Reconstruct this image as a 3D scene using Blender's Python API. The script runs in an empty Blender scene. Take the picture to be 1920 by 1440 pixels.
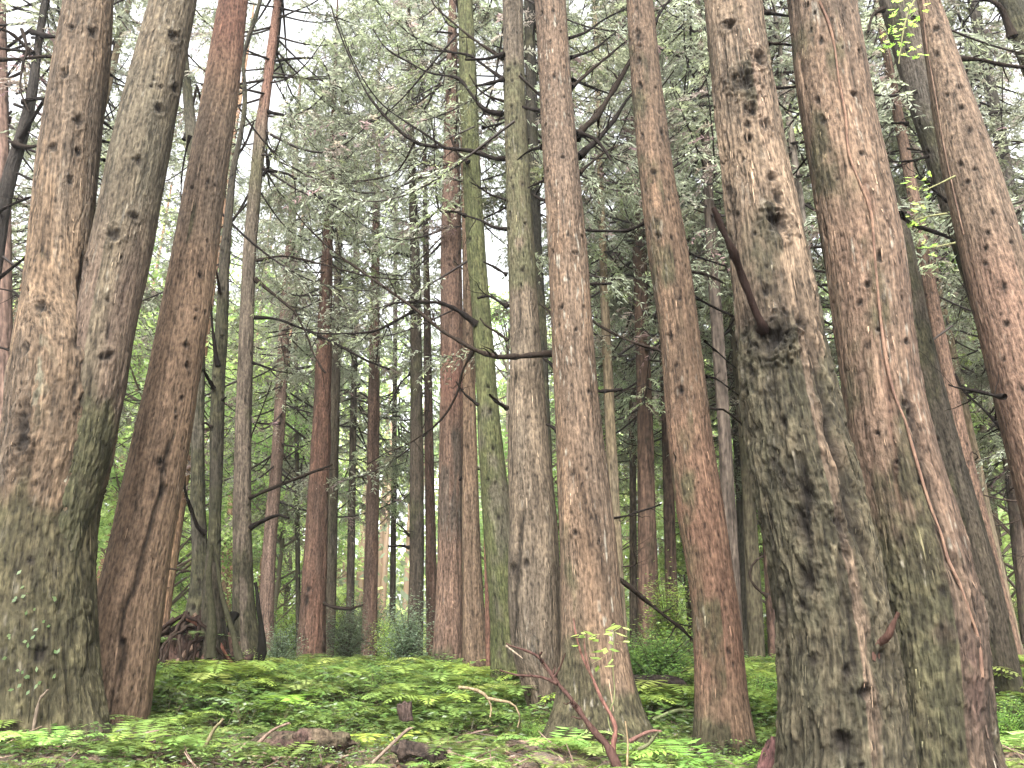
import bpy, math
import numpy as np
from mathutils import Vector

SC = bpy.context.scene
COL = SC.collection
# ------------------------------------------------------------------ camera
F_PX = 1443.0
PITCH = math.radians(20.0)
CAMZ = 1.5
cam_d = bpy.data.cameras.new("camera")
cam = bpy.data.objects.new("camera", cam_d)
COL.objects.link(cam)
cam.location = (0, 0, CAMZ)
cam.rotation_euler = (math.radians(90) + PITCH, 0, 0)
cam_d.sensor_fit = 'HORIZONTAL'
cam_d.sensor_width = 36.0
cam_d.lens = 36.0 * F_PX / 1920.0
cam_d.clip_start = 0.05
cam_d.clip_end = 2000
SC.camera = cam
# ------------------------------------------------------------------ sky and sun (overcast)
SUN_EL = math.radians(46)   # high behind the camera, veiled by cloud
world = bpy.data.worlds.new("World")
SC.world = world
world.use_nodes = True
wn, wl = world.node_tree.nodes, world.node_tree.links
wn.clear()
wo = wn.new('ShaderNodeOutputWorld')
bg = wn.new('ShaderNodeBackground')
sky = wn.new('ShaderNodeTexSky')
sky.sky_type = 'NISHITA'
sky.sun_disc = False
sky.sun_elevation = SUN_EL
sky.sun_rotation = math.radians(186)
sky.air_density = 1.0
sky.dust_density = 5.0
hs = wn.new('ShaderNodeHueSaturation')
hs.inputs['Saturation'].default_value = 0.12
wl.new(sky.outputs[0], hs.inputs['Color'])
wl.new(hs.outputs[0], bg.inputs['Color'])
bg.inputs['Strength'].default_value = 0.15
wl.new(bg.outputs[0], wo.inputs['Surface'])
sun_d = bpy.data.lights.new("sun", 'SUN')
sun_d.energy = 2.4
sun_d.angle = math.radians(30)
sun_d.color = (1.0, 0.96, 0.9)
sun = bpy.data.objects.new("sun", sun_d)
COL.objects.link(sun)
sun.rotation_euler = (math.radians(44), 0, math.radians(-6))
SC.view_settings.view_transform = 'Standard'
SC.view_settings.look = 'None'
SC.view_settings.exposure = 2.68
SC.view_settings.gamma = 1.0
SC.cycles.volume_bounces = 1
SC.cycles.volume_step_rate = 4
SC.cycles.max_bounces = 7
SC.cycles.diffuse_bounces = 4
SC.cycles.glossy_bounces = 2
SC.cycles.transmission_bounces = 4
SC.cycles.use_denoising = True

# ------------------------------------------------------------------ noise and geometry helpers
def _h(ix, iy, iz, seed):
    h = (ix.astype(np.int64) * 374761393 + iy.astype(np.int64) * 668265263 + iz.astype(np.int64) * 2147483647 + seed * 974634777) & 0xffffffff
    h = ((h ^ (h >> 13)) * 1274126177) & 0xffffffff
    h = ((h ^ (h >> 15)) * 2246822519) & 0xffffffff
    return ((h ^ (h >> 16)) & 0xffffff) / float(0xffffff)

def vn(p, seed=0):
    i = np.floor(p)
    f = p - i
    f = f * f * (3 - 2 * f)
    x, y, z = i[:, 0], i[:, 1], i[:, 2]
    fx, fy, fz = f[:, 0], f[:, 1], f[:, 2]
    def L(dx, dy, dz): return _h(x + dx, y + dy, z + dz, seed)
    a = L(0, 0, 0) * (1 - fx) + L(1, 0, 0) * fx
    b = L(0, 1, 0) * (1 - fx) + L(1, 1, 0) * fx
    c = L(0, 0, 1) * (1 - fx) + L(1, 0, 1) * fx
    d = L(0, 1, 1) * (1 - fx) + L(1, 1, 1) * fx
    return (a * (1 - fy) + b * fy) * (1 - fz) + (c * (1 - fy) + d * fy) * fz      # 0..1

def fbm(p, seed=0, o=3):
    s, a, t = 0, 0.5, 0
    for k in range(o):
        s = s + a * vn(p * 2 ** k + 17.3 * k, seed + k * 31)
        t += a
        a *= .5
    return s / t

def sst(a, b, x):
    t = np.clip((x - a) / (b - a), 0, 1)
    return t * t * (3 - 2 * t)

def mix(a, b, t):
    t = np.asarray(t)[..., None]
    return np.asarray(a) * (1 - t) + np.asarray(b) * t

def ray(px, py):
    x, y = (px - 960) / F_PX, (720 - py) / F_PX
    c, s = math.cos(PITCH), math.sin(PITCH)
    return np.array([x, c - y * s, s + y * c])

def at(px, py, Y):
    d = ray(px, py)
    return np.array([0, 0, CAMZ]) + d * (Y / d[1])

def px2m(py, Y, px=960):
    """metres per photograph pixel at depth Y"""
    d = ray(px, py)
    return Y / d[1] / F_PX

def project(P):
    P = np.asarray(P, float)
    q = P - np.array([0, 0, CAMZ])
    c, s = math.cos(PITCH), math.sin(PITCH)
    w = q[..., 1] * c + q[..., 2] * s
    u = -q[..., 1] * s + q[..., 2] * c
    return 960 + F_PX * q[..., 0] / w, 720 - F_PX * u / w

_gy = np.array([-60, 0, 3, 5, 6, 7, 8, 9, 10, 13, 17, 25, 40, 80, 200.])
_gz = np.array([-.3, .0, .25, .55, .62, .69, .74, .88, 1.06, 1.22, 1.36, 1.46, 1.6, 2.4, 6.0])
MOUNDS = []
def gz(x, y):
    x = np.asarray(x, float); y = np.asarray(y, float)
    z = np.interp(y, _gy, _gz)
    z = z + 0.22 * sst(-1.0, -3.2, x) * sst(4, 6, y) * sst(12, 9, y)
    p = np.stack([x * .7, y * .7, np.zeros_like(x)], -1).reshape(-1, 3)
    z = z + (fbm(p, 5, 3).reshape(x.shape) - .5) * .26
    for mx, my, mr, mh in MOUNDS:
        z = z + mh * np.exp(-(((x - mx) ** 2 + (y - my) ** 2) / mr ** 2))
    return z

def mk(name, V, Fq, mat, cols=None, rest=None, smooth=True, parent=None, origin=(0, 0, 0)):
    V = np.asarray(V, np.float32) - np.asarray(origin, np.float32)
    Fq = np.asarray(Fq, np.int32)
    k = Fq.shape[1]
    me = bpy.data.meshes.new(name)
    me.vertices.add(len(V)); me.vertices.foreach_set('co', V.ravel())
    me.loops.add(Fq.size); me.loops.foreach_set('vertex_index', Fq.ravel())
    me.polygons.add(len(Fq))
    me.polygons.foreach_set('loop_start', np.arange(0, Fq.size, k, dtype=np.int32))
    me.polygons.foreach_set('loop_total', np.full(len(Fq), k, np.int32))
    if smooth:
        me.polygons.foreach_set('use_smooth', np.ones(len(Fq), bool))
    me.update(calc_edges=True)
    if cols is not None:
        c = np.ones((len(V), 4), np.float32); c[:, :3] = cols
        a = me.color_attributes.new('Col', 'FLOAT_COLOR', 'POINT')
        a.data.foreach_set('color', c.ravel())
    if rest is not None:
        a = me.attributes.new('rest', 'FLOAT_VECTOR', 'POINT')
        a.data.foreach_set('vector', np.asarray(rest, np.float32).ravel())
    me.materials.append(mat)
    o = bpy.data.objects.new(name, me)
    COL.objects.link(o)
    if parent is not None:
        o.parent = parent
    return o

def empty(name, loc):
    o = bpy.data.objects.new(name, None)
    COL.objects.link(o)
    o.location = loc
    o.empty_display_size = .3
    return o

def tag(o, label=None, cat=None, group=None, kind=None):
    if label: o['label'] = label
    if cat: o['category'] = cat
    if group: o['group'] = group
    if kind: o['kind'] = kind
    return o

def catmull(P, n):
    P = np.asarray(P, float)
    if len(P) == 2:
        t = np.linspace(0, 1, n)[:, None]
        return P[0] * (1 - t) + P[1] * t
    Q = np.vstack([2 * P[0] - P[1], P, 2 * P[-1] - P[-2]])
    m = len(P) - 1
    u = np.linspace(0, m - 1e-6, n)
    i = np.floor(u).astype(int); t = (u - i)[:, None]
    a, b, c, d = Q[i], Q[i + 1], Q[i + 2], Q[i + 3]
    return .5 * (2 * b + (c - a) * t + (2 * a - 5 * b + 4 * c - d) * t ** 2 + (3 * b - a - 3 * c + d) * t ** 3)

def tube(P, R, seg=6, phase=0.):
    """returns verts, quads for a tube along P with radii R (ends closed to a point ring)"""
    P = np.asarray(P, float); n = len(P)
    T = np.gradient(P, axis=0); T /= np.linalg.norm(T, axis=1)[:, None] + 1e-9
    up = np.where(np.abs(T[:, 2:3]) > .9, np.array([[1., 0, 0]]), np.array([[0, 0, 1.]]))
    if abs(T[:, 2]).mean() > .7: up = np.tile([[1., 0, 0]], (n, 1))
    else: up = np.tile([[0, 0, 1.]], (n, 1))
    A = np.cross(T, up); A /= np.linalg.norm(A, axis=1)[:, None] + 1e-9
    B = np.cross(T, A)
    an = np.linspace(0, 2 * np.pi, seg, endpoint=False) + phase
    R = np.asarray(R, float)
    V = P[:, None, :] + R[:, None, None] * (np.cos(an)[None, :, None] * A[:, None, :] + np.sin(an)[None, :, None] * B[:, None, :])
    V = V.reshape(-1, 3)
    i = np.arange(n - 1)[:, None] * seg; j = np.arange(seg)[None, :]; j2 = (j + 1) % seg
    Fq = np.stack([i + j, i + j2, i + seg + j2, i + seg + j], -1).reshape(-1, 4)
    return V, Fq

class Geo:
    def __init__(s): s.V, s.F, s.C, s.n = [], [], [], 0
    def add(s, V, Fq, c):
        s.V.append(V); s.F.append(np.asarray(Fq) + s.n); s.n += len(V)
        c = np.asarray(c, float)
        s.C.append(np.tile(c, (len(V), 1)) if c.ndim == 1 else c)
    def build(s, name, mat, **k):
        return mk(name, np.vstack(s.V), np.vstack(s.F), mat, cols=np.vstack(s.C), **k)

def kites(B, D, S, L, W, C, G=None):
    """flat leaf-shaped quads from base B along D, side S"""
    L = np.asarray(L)[:, None]; W = np.asarray(W)[:, None]
    V = np.stack([B, B + .45 * L * D + .5 * W * S, B + L * D, B + .45 * L * D - .5 * W * S], 1).reshape(-1, 3)
    Fq = np.arange(len(V)).reshape(-1, 4)
    Cc = np.repeat(C, 4, axis=0)
    if G is not None: G.add(V, Fq, Cc)
    return V, Fq, Cc

def nrm(v): return v / (np.linalg.norm(v, axis=-1, keepdims=True) + 1e-9)

# ------------------------------------------------------------------ materials
def newmat(name):
    m = bpy.data.materials.new(name); m.use_nodes = True
    m.node_tree.nodes.clear()
    return m, m.node_tree.nodes, m.node_tree.links

def bark_mat(name, fine=1.0, bump=.6, scale=1.0, spec=.12):
    m, n, l = newmat(name)
    out = n.new('ShaderNodeOutputMaterial'); bs = n.new('ShaderNodeBsdfPrincipled')
    l.new(bs.outputs[0], out.inputs[0])
    bs.inputs['Roughness'].default_value = .9
    bs.inputs['Specular IOR Level'].default_value = spec
    col = n.new('ShaderNodeAttribute'); col.attribute_name = 'Col'
    rst = n.new('ShaderNodeAttribute'); rst.attribute_name = 'rest'
    mp = n.new('ShaderNodeMapping'); mp.inputs['Scale'].default_value = (1, 1, .09)
    l.new(rst.outputs['Vector'], mp.inputs[0])
    n1 = n.new('ShaderNodeTexNoise'); n1.inputs['Scale'].default_value = 48 * scale; n1.inputs['Detail'].default_value = 5; n1.inputs['Roughness'].default_value = .6
    l.new(mp.outputs[0], n1.inputs['Vector'])
    mp2 = n.new('ShaderNodeMapping'); mp2.inputs['Scale'].default_value = (1, 1, .45)
    l.new(rst.outputs['Vector'], mp2.inputs[0])
    n2 = n.new('ShaderNodeTexNoise'); n2.inputs['Scale'].default_value = 38 * scale; n2.inputs['Detail'].default_value = 4
    l.new(mp2.outputs[0], n2.inputs['Vector'])
    ad = n.new('ShaderNodeMath'); ad.operation = 'ADD'
    l.new(n1.outputs[0], ad.inputs[0]); l.new(n2.outputs[0], ad.inputs[1])
    mr = n.new('ShaderNodeMapRange')
    mr.inputs['From Min'].default_value = .72; mr.inputs['From Max'].default_value = 1.28
    mr.inputs['To Min'].default_value = 1 - .55 * fine; mr.inputs['To Max'].default_value = 1 + .5 * fine
    l.new(ad.outputs[0], mr.inputs['Value'])
    vm = n.new('ShaderNodeVectorMath'); vm.operation = 'SCALE'
    l.new(col.outputs['Color'], vm.inputs[0]); l.new(mr.outputs[0], vm.inputs['Scale'])
    l.new(vm.outputs[0], bs.inputs['Base Color'])
    bp = n.new('ShaderNodeBump'); bp.inputs['Strength'].default_value = bump; bp.inputs['Distance'].default_value = .02
    l.new(ad.outputs[0], bp.inputs['Height']); l.new(bp.outputs[0], bs.inputs['Normal'])
    return m

def leaf_mat(name, trans=.35, rough=.5, vary=.25, spec=.3):
    m, n, l = newmat(name)
    out = n.new('ShaderNodeOutputMaterial')
    d = n.new('ShaderNodeBsdfPrincipled'); d.inputs['Roughness'].default_value = rough
    d.inputs['Specular IOR Level'].default_value = spec
    t = n.new('ShaderNodeBsdfTranslucent'); mx = n.new('ShaderNodeMixShader'); mx.inputs[0].default_value = trans
    l.new(d.outputs[0], mx.inputs[1]); l.new(t.outputs[0], mx.inputs[2]); l.new(mx.outputs[0], out.inputs[0])
    col = n.new('ShaderNodeAttribute'); col.attribute_name = 'Col'
    oi = n.new('ShaderNodeObjectInfo')
    mr = n.new('ShaderNodeMapRange'); mr.inputs['To Min'].default_value = 1 - vary; mr.inputs['To Max'].default_value = 1 + vary
    l.new(oi.outputs['Random'], mr.inputs['Value'])
    hsv = n.new('ShaderNodeHueSaturation')
    l.new(mr.outputs[0], hsv.inputs['Value']); l.new(col.outputs['Color'], hsv.inputs['Color'])
    mr2 = n.new('ShaderNodeMapRange'); mr2.inputs['To Min'].default_value = .485; mr2.inputs['To Max'].default_value = .515
    l.new(oi.outputs['Random'], mr2.inputs['Value']); l.new(mr2.outputs[0], hsv.inputs['Hue'])
    l.new(hsv.outputs[0], d.inputs['Base Color'])
    hs2 = n.new('ShaderNodeHueSaturation'); hs2.inputs['Value'].default_value = 1.7; hs2.inputs['Hue'].default_value = .485
    l.new(hsv.outputs[0], hs2.inputs['Color']); l.new(hs2.outputs[0], t.inputs['Color'])
    return m

def soil_mat():
    m, n, l = newmat('forest_soil')
    out = n.new('ShaderNodeOutputMaterial'); bs = n.new('ShaderNodeBsdfPrincipled')
    l.new(bs.outputs[0], out.inputs[0]); bs.inputs['Roughness'].default_value = .95
    tc = n.new('ShaderNodeTexCoord')
    a = n.new('ShaderNodeTexNoise'); a.inputs['Scale'].default_value = 9; a.inputs['Detail'].default_value = 8
    l.new(tc.outputs['Object'], a.inputs['Vector'])
    r = n.new('ShaderNodeValToRGB')
    e = r.color_ramp.elements
    e[0].position = .35; e[0].color = (.03, .022, .016, 1)
    e[1].position = .7; e[1].color = (.16, .11, .075, 1)
    k = e.new(.52); k.color = (.075, .05, .034, 1)
    l.new(a.outputs[0], r.inputs[0]); l.new(r.outputs[0], bs.inputs['Base Color'])
    b = n.new('ShaderNodeTexNoise'); b.inputs['Scale'].default_value = 40; b.inputs['Detail'].default_value = 5
    l.new(tc.outputs['Object'], b.inputs['Vector'])
    bp = n.new('ShaderNodeBump'); bp.inputs['Strength'].default_value = 1; bp.inputs['Distance'].default_value = .04
    l.new(b.outputs[0], bp.inputs['Height']); l.new(bp.outputs[0], bs.inputs['Normal'])
    return m

M_BARK = bark_mat('fibrous_bark', 1.35, 1.0)
M_ROUGH = bark_mat('flaky_old_bark', 1.4, 1.1, .9)
M_FAR = bark_mat('distant_bark', 1.3, .5, .45)
M_TWIG = bark_mat('dead_branch_bark', .8, .5, 1.2, .03)
M_CON = leaf_mat('conifer_foliage', .5, .6, .25)
M_LEAF = leaf_mat('broad_leaves', .5, .45, .2, .4)
M_FERN = leaf_mat('fern_leaves', .35, .5, .15, .3)
M_LITTER = leaf_mat('leaf_litter', .1, .8, .1)
M_SOIL = soil_mat()

# ------------------------------------------------------------------ ground
def ground():
    nx, ny = 360, 420
    u = np.linspace(-1, 1, nx); v = np.linspace(0, 1, ny)
    X = np.sign(u) * (np.abs(u) ** 2.6) * 190
    Y = -50 + 250 * (v ** 1)
    # dense rows in front of the camera
    Y = np.concatenate([np.linspace(-60, 3, 20), np.linspace(3.1, 16, 260), np.linspace(16.2, 60, 110), np.linspace(61, 200, 30)])
    ny = len(Y)
    gx, gy = np.meshgrid(X, Y)
    z = gz(gx, gy)
    p = np.stack([gx.ravel() * 4, gy.ravel() * 4, gx.ravel() * 0], -1)
    z = z + (fbm(p, 9, 3).reshape(z.shape) - .5) * .16
    V = np.stack([gx, gy, z], -1).reshape(-1, 3)
    i = np.arange(ny - 1)[:, None] * nx; j = np.arange(nx - 1)[None]
    Fq = np.stack([i + j, i + j + 1, i + nx + j + 1, i + nx + j], -1).reshape(-1, 4)
    o = mk('ground', V, Fq, M_SOIL)
    tag(o, 'dark brown forest floor of soil and litter', kind='structure')

# ------------------------------------------------------------------ trunks
OR = (.30, .165, .095); GR = (.23, .165, .12); PK = (.29, .175, .125); DK = (.030, .022, .018)
MO = (.085, .082, .038); MY = (.17, .155, .07); LI = (.33, .37, .27); RD = (.33, .125, .075)
BR = (.15, .095, .06); PA = (.42, .32, .22); OL = (.14, .125, .065)

class Trunk: pass

def trunk_build(name, prof, Y, root, mat=None, seg=128, dz=.02, seed=1, c1=OR, c2=GR, moss=lambda z, a: 0 * z,
                dark=None, ridge=.006, lump=.03, knots=(), rknots=0, kdepth=.03, grooves=(), flare=0., ztop=20,
                lichen=0., pale=0., tint=None, flake=0., bow=0., zb=None, hollow=(), mossc=MO, mossy=MY, strips=0):
    prof = sorted(prof, key=lambda r: -r[0])
    zs_, cx_, r_, py_ = [], [], [], []
    for py, xl, xr in prof:
        c = at((xl + xr) / 2, py, Y)
        zs_.append(c[2]); cx_.append(c[0]); r_.append((xr - xl) / 2 * px2m(py, Y)); py_.append(py)
    zs_, cx_, r_ = map(np.array, (zs_, cx_, r_))
    base = float(gz(cx_[0], Y)) if zb is None else zb
    z0 = min(base - .25, zs_[0])
    zt = zs_[-1]
    zz = [z0]
    while zz[-1] < zt + .15: zz.append(zz[-1] + dz)
    while zz[-1] < ztop: zz.append(zz[-1] + .35)
    z = np.array(zz)
    # extrapolate
    k = max(1, min(4, len(zs_) - 1))
    sl = (cx_[-1] - cx_[-1 - k]) / (zs_[-1] - zs_[-1 - k])
    slr = min(-.004, (r_[-1] - r_[-1 - k]) / (zs_[-1] - zs_[-1 - k]))
    sl0 = (cx_[1] - cx_[0]) / (zs_[1] - zs_[0])
    Z = np.concatenate([[z0 - 1], zs_, [zt + 60]])
    CX = np.concatenate([[cx_[0] + sl0 * (z0 - 1 - zs_[0])], cx_, [cx_[-1] + sl * 60]])
    RR = np.concatenate([[r_[0] * 1.03], r_, [r_[-1] + slr * 60]])
    def smooth_i(z, Z, A, h):
        return sum(np.interp(z + o * h, Z, A) for o in (-1, -.5, 0, .5, 1)) / 5
    h = (zs_[-1] - zs_[0]) / max(4, len(zs_)) * .35
    cx = smooth_i(z, Z, CX, h); r = np.maximum(smooth_i(z, Z, RR, h), .02)
    over = np.clip((z - zt) / (ztop - zt + 1e-6), 0, 1)
    r = np.maximum(r * (1 - .55 * over), .02)
    cy = np.full_like(z, Y) + bow * np.sin((z - z0) * .5)
    n = len(z)
    an = np.linspace(0, 2 * np.pi, seg, endpoint=False)
    A, ZZ = np.meshgrid(an, z)
    A = A.ravel(); ZZ = ZZ.ravel()
    Rr = np.repeat(r, seg); CXr = np.repeat(cx, seg); CYr = np.repeat(cy, seg)
    # angle 0 faces the camera (-Y), positive to the right
    dx, dy = np.sin(A), -np.cos(A)
    rest = np.stack([dx * Rr, dy * Rr, ZZ], -1)
    q = rest + np.array([seed * 3.7, seed * 1.3, seed * 7.1])
    dis = (fbm(q * [3, 3, 1.2], seed, 3) - .5) * 2 * lump * Rr
    fib = fbm(q * [34, 34, 2.2], seed + 3, 2) - .5
    fib2 = fbm(q * [14, 14, .9], seed + 4, 2) - .5
    dis += ridge * (fib * 1.6 + fib2 * 2.2)
    fz = np.abs(fbm(q * [15, 15, .8] + 3 * fbm(q * [4, 4, 2], seed + 6, 2)[:, None] * [1, 1, 0], seed + 7, 3) - .5)
    fz = sst(.045, .0, fz) * sst(.35, .6, fbm(q * [3, 3, 1.4], seed + 9, 2))
    dis -= ridge * 1.3 * fz
    hb = ZZ - base
    if flare:
        kk = [3, 5, 7]
        fl = sum(np.cos(kq * A + seed * kq) / (i + 1.5) for i, kq in enumerate(kk))
        dis += flare * Rr * fl * np.exp(-np.clip(hb, 0, None) / .45)
    fk = fbm(q * [9, 9, 6], seed + 8, 3)
    if flake:
        fl_ = sst(.47, .55, fbm(q * [17, 17, 5.5], seed + 11, 4))
        fl2 = sst(.45, .6, fbm(q * [38, 38, 13], seed + 12, 3))
        w = flake if not callable(flake) else flake(ZZ, A)
        dis += w * (.014 * fl_ + .008 * fl2 - .01)
    # colour
    m1 = sst(.38, .62, fbm(q * [2.2, 2.2, .7], seed + 20, 3))
    m2 = sst(.35, .65, fbm(q * [12, 12, .8], seed + 21, 2))
    C = mix(c1, c2, np.clip(.65 * m1 + .35 * m2, 0, 1))
    C = C * (1 + .9 * fib[:, None] + .8 * fib2[:, None])
    C = C * (1 - .55 * fz[:, None])
    blot = fbm(q * [5, 5, 3], seed + 22, 4)
    C = C * (.78 + .44 * blot[:, None])
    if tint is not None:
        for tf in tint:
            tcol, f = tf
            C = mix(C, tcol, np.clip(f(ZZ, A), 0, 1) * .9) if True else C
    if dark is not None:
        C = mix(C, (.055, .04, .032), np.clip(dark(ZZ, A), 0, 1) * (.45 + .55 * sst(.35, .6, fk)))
    ms = moss(ZZ, A)
    msk = sst(.62, .38, fbm(q * [4, 4, 2.2], seed + 23, 4) + .45 - ms) if np.any(ms) else 0 * ZZ
    msk = np.clip(msk, 0, 1)
    mc = mix(mossc, mossy, sst(.45, .7, fbm(q * [13, 13, 10], seed + 24, 3)))
    C = mix(C, mc * (.7 + .6 * fk[:, None]), msk * .85)
    dis += msk * .006 * (fk - .3)
    if lichen:
        lm = sst(.66 - lichen * .12, .72 - lichen * .12, fbm(q * [7, 7, 4], seed + 25, 4))
        lm = lm * sst(.4, .55, fbm(q * [45, 45, 20], seed + 26, 2))
        C = mix(C, LI, lm * .75)
    if pale:
        pm = sst(.70, .78, fbm(q * [40, 40, 7], seed + 27, 2)) * sst(.4, .6, fbm(q * [3, 3, 1.5], seed + 29, 2))
        C = mix(C, (.5, .44, .38), pm * pale)
        dis += pm * .003
    if flake:
        C = C * (1 - .28 * np.clip(w * (1 - fl_), 0, 1.2)[:, None]) * (1 + .15 * (w * fl2)[:, None])
    # knots: (px, py, size px[, stretch])
    T = Trunk(); T.Z = z; T.cx = cx; T.r = r; T.Y = Y; T.cy = cy; T.base = base
    def surf(px, py):
        zq = at(px, py, Y)[2]
        for _ in range(4):
            cxq = np.interp(zq, z, cx); rq = np.interp(zq, z, r)
            xq = at(px, py, Y - .7 * rq)[0]
            sn = np.clip((xq - cxq) / rq, -.98, .98)
            zq = at(px, py, Y - rq * math.sqrt(1 - sn * sn))[2]
            xq = at(px, py, Y - rq * math.sqrt(1 - sn * sn))[0]
        sn = np.clip((xq - cxq) / rq, -.98, .98)
        return math.asin(sn), zq
    T.surf = surf
    KL = []
    for kn in knots:
        a0, z_ = surf(kn[0], kn[1])
        KL.append((a0, z_, kn[2] * px2m(kn[1], Y) * .5, kn[3] if len(kn) > 3 else 1.3, 1.0))
    rg = np.random.default_rng(seed + 77)
    for i in range(int(rknots * (zt - z0))):
        KL.append((rg.uniform(-np.pi, np.pi), rg.uniform(z0 + .4, zt + .2), rg.uniform(.012, .03), rg.uniform(1, 1.7), rg.uniform(.5, 1)))
    order = ZZ
    for a0, z_, s, st, w0 in KL:
        s = max(s * .85, .010)
        lo = np.searchsorted(z, z_ - 4 * s * st) * seg; hi = min(len(ZZ), np.searchsorted(z, z_ + 4 * s * st) * seg)
        if hi <= lo: continue
        sl_ = slice(lo, hi)
        da = (A[sl_] - a0 + np.pi) % (2 * np.pi) - np.pi
        ns = fbm(q[sl_] * 30, seed + 50, 2) - .5
        d = np.sqrt((da * Rr[sl_] / s) ** 2 + ((ZZ[sl_] - z_) / (s * st)) ** 2) * (1 + 1.1 * ns)
        g = np.exp(-d ** 2 * 1.1) * w0
        rim = np.exp(-((d - 1.5) / .55) ** 2) * w0
        dis[sl_] += -min(kdepth, s * 1.1) * g + .30 * s * rim
        C[sl_] = mix(C[sl_], DK, np.clip(g * 1.25, 0, .88))
        C[sl_] = C[sl_] * (1 - .12 * rim[:, None])
    for gr in grooves:     # (points, width px, depth m, darkness, colour)
        pts, wpx, dep, dk = gr[:4]
        gc = gr[4] if len(gr) > 4 else DK
        S = np.array([surf(px, py) for px, py in pts])
        zq = S[:, 1]; o_ = np.argsort(zq)
        a_at = np.interp(ZZ, zq[o_], S[o_, 0])
        wig = (fbm(np.stack([ZZ * 5, ZZ * 0, ZZ * 0], -1), seed + 60, 3) - .5) * .06
        da = ((A - a_at + np.pi) % (2 * np.pi) - np.pi) * Rr + wig
        wm = wpx * .5 * px2m(pts[0][1], Y) * (.6 + .8 * fbm(q * [6, 6, 3], seed + 61, 2))
        inside = sst(zq.min() - .08, zq.min() + .08, ZZ) * sst(zq.max() + .08, zq.max() - .08, ZZ)
        g = np.exp(-(da / wm) ** 2) * inside
        dis -= dep * g
        C = mix(C, gc, np.clip(g * dk, 0, .95))
    Rf = Rr + dis
    V = np.stack([CXr + dx * Rf, CYr + dy * Rf, ZZ], -1)
    i = np.arange(n - 1)[:, None] * seg; j = np.arange(seg)[None]; j2 = (j + 1) % seg
    Fq = np.stack([i + j, i + j2, i + seg + j2, i + seg + j], -1).reshape(-1, 4)
    g_ = C.mean(1, keepdims=True)
    C = np.clip((g_ + (C - g_) * .70) * .245 * np.array([1.0, 1.0, .90]), .004, .8)
    o = mk(name, V, Fq, mat or M_BARK, cols=C, rest=rest, parent=root, origin=root.location)
    T.obj = o; T.root = root
    if strips:
        rs = np.random.default_rng(seed + 5); Vg = V.reshape(n, seg, 3); Cg = C.reshape(n, seg, 3)
        zi = rs.integers(5, max(6, np.searchsorted(z, zt + .1) - 12), strips); ai = rs.integers(0, seg, strips)
        keep = fbm(np.stack([ai * .09, z[zi] * 1.6, ai * 0], -1), seed + 9, 2) > .46; zi, ai = zi[keep], ai[keep]
        Ls = rs.uniform(.03, .14, len(zi)) * (1 + (rs.random(len(zi)) < .1) * 1.5)
        P = Vg[zi, ai]; N_ = np.stack([np.sin(an[ai]), -np.cos(an[ai]), 0 * Ls], -1); Tn = np.stack([np.cos(an[ai]), np.sin(an[ai]), 0 * Ls], -1)
        zl = np.clip(zi - (Ls / dz).astype(int), 0, n - 1); P2 = Vg[zl, ai]
        off = rs.uniform(.004, .02, len(zi))[:, None]; W_ = rs.uniform(.002, .007, len(zi))[:, None]
        mid = (P + P2) / 2 + N_ * (.004 + off * .3)
        Vq = np.stack([P - Tn * W_ + N_ * .001, P + Tn * W_ + N_ * .001, mid + Tn * W_, mid - Tn * W_, P2 + N_ * off + Tn * W_ * .5 + Tn * rs.normal(0, .004, (len(zi), 1)), P2 + N_ * off - Tn * W_ * .5], 1).reshape(-1, 3)
        b6 = np.arange(len(zi))[:, None] * 6
        Fs = np.vstack([b6 + [0, 1, 2, 3], b6 + [3, 2, 4, 5]])
        Cs = np.repeat(np.clip(Cg[zi, ai] * rs.choice([.5, 1.2, 1.7, 2.4], (len(zi), 1), p=[.25, .35, .28, .12]), .003, .3), 6, 0)
        mk('peeling_bark', Vq, Fs, mat or M_BARK, cols=Cs, rest=Vq, smooth=False, parent=root, origin=root.location)['kind'] = 'stuff'
    if Y < 13: MOUNDS.append((float(cx[0]), Y, float(r[0]) * 1.9, .05))
    return T

def new_tree(label, prof, Y, kind='tree', group=None, cat='tree', name='cedar_tree', **k):
    p = max(prof, key=lambda r: r[0])
    c = at((p[1] + p[2]) / 2, p[0], Y)
    loc = (float(c[0]), Y, float(gz(c[0], Y)))
    root = empty(name, loc)
    tag(root, label, cat, group)
    T = trunk_build('trunk', prof, Y, root, **k)
    return T

def hgt(z0, z1): return lambda z, a: sst(z0, z1, z)

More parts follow.
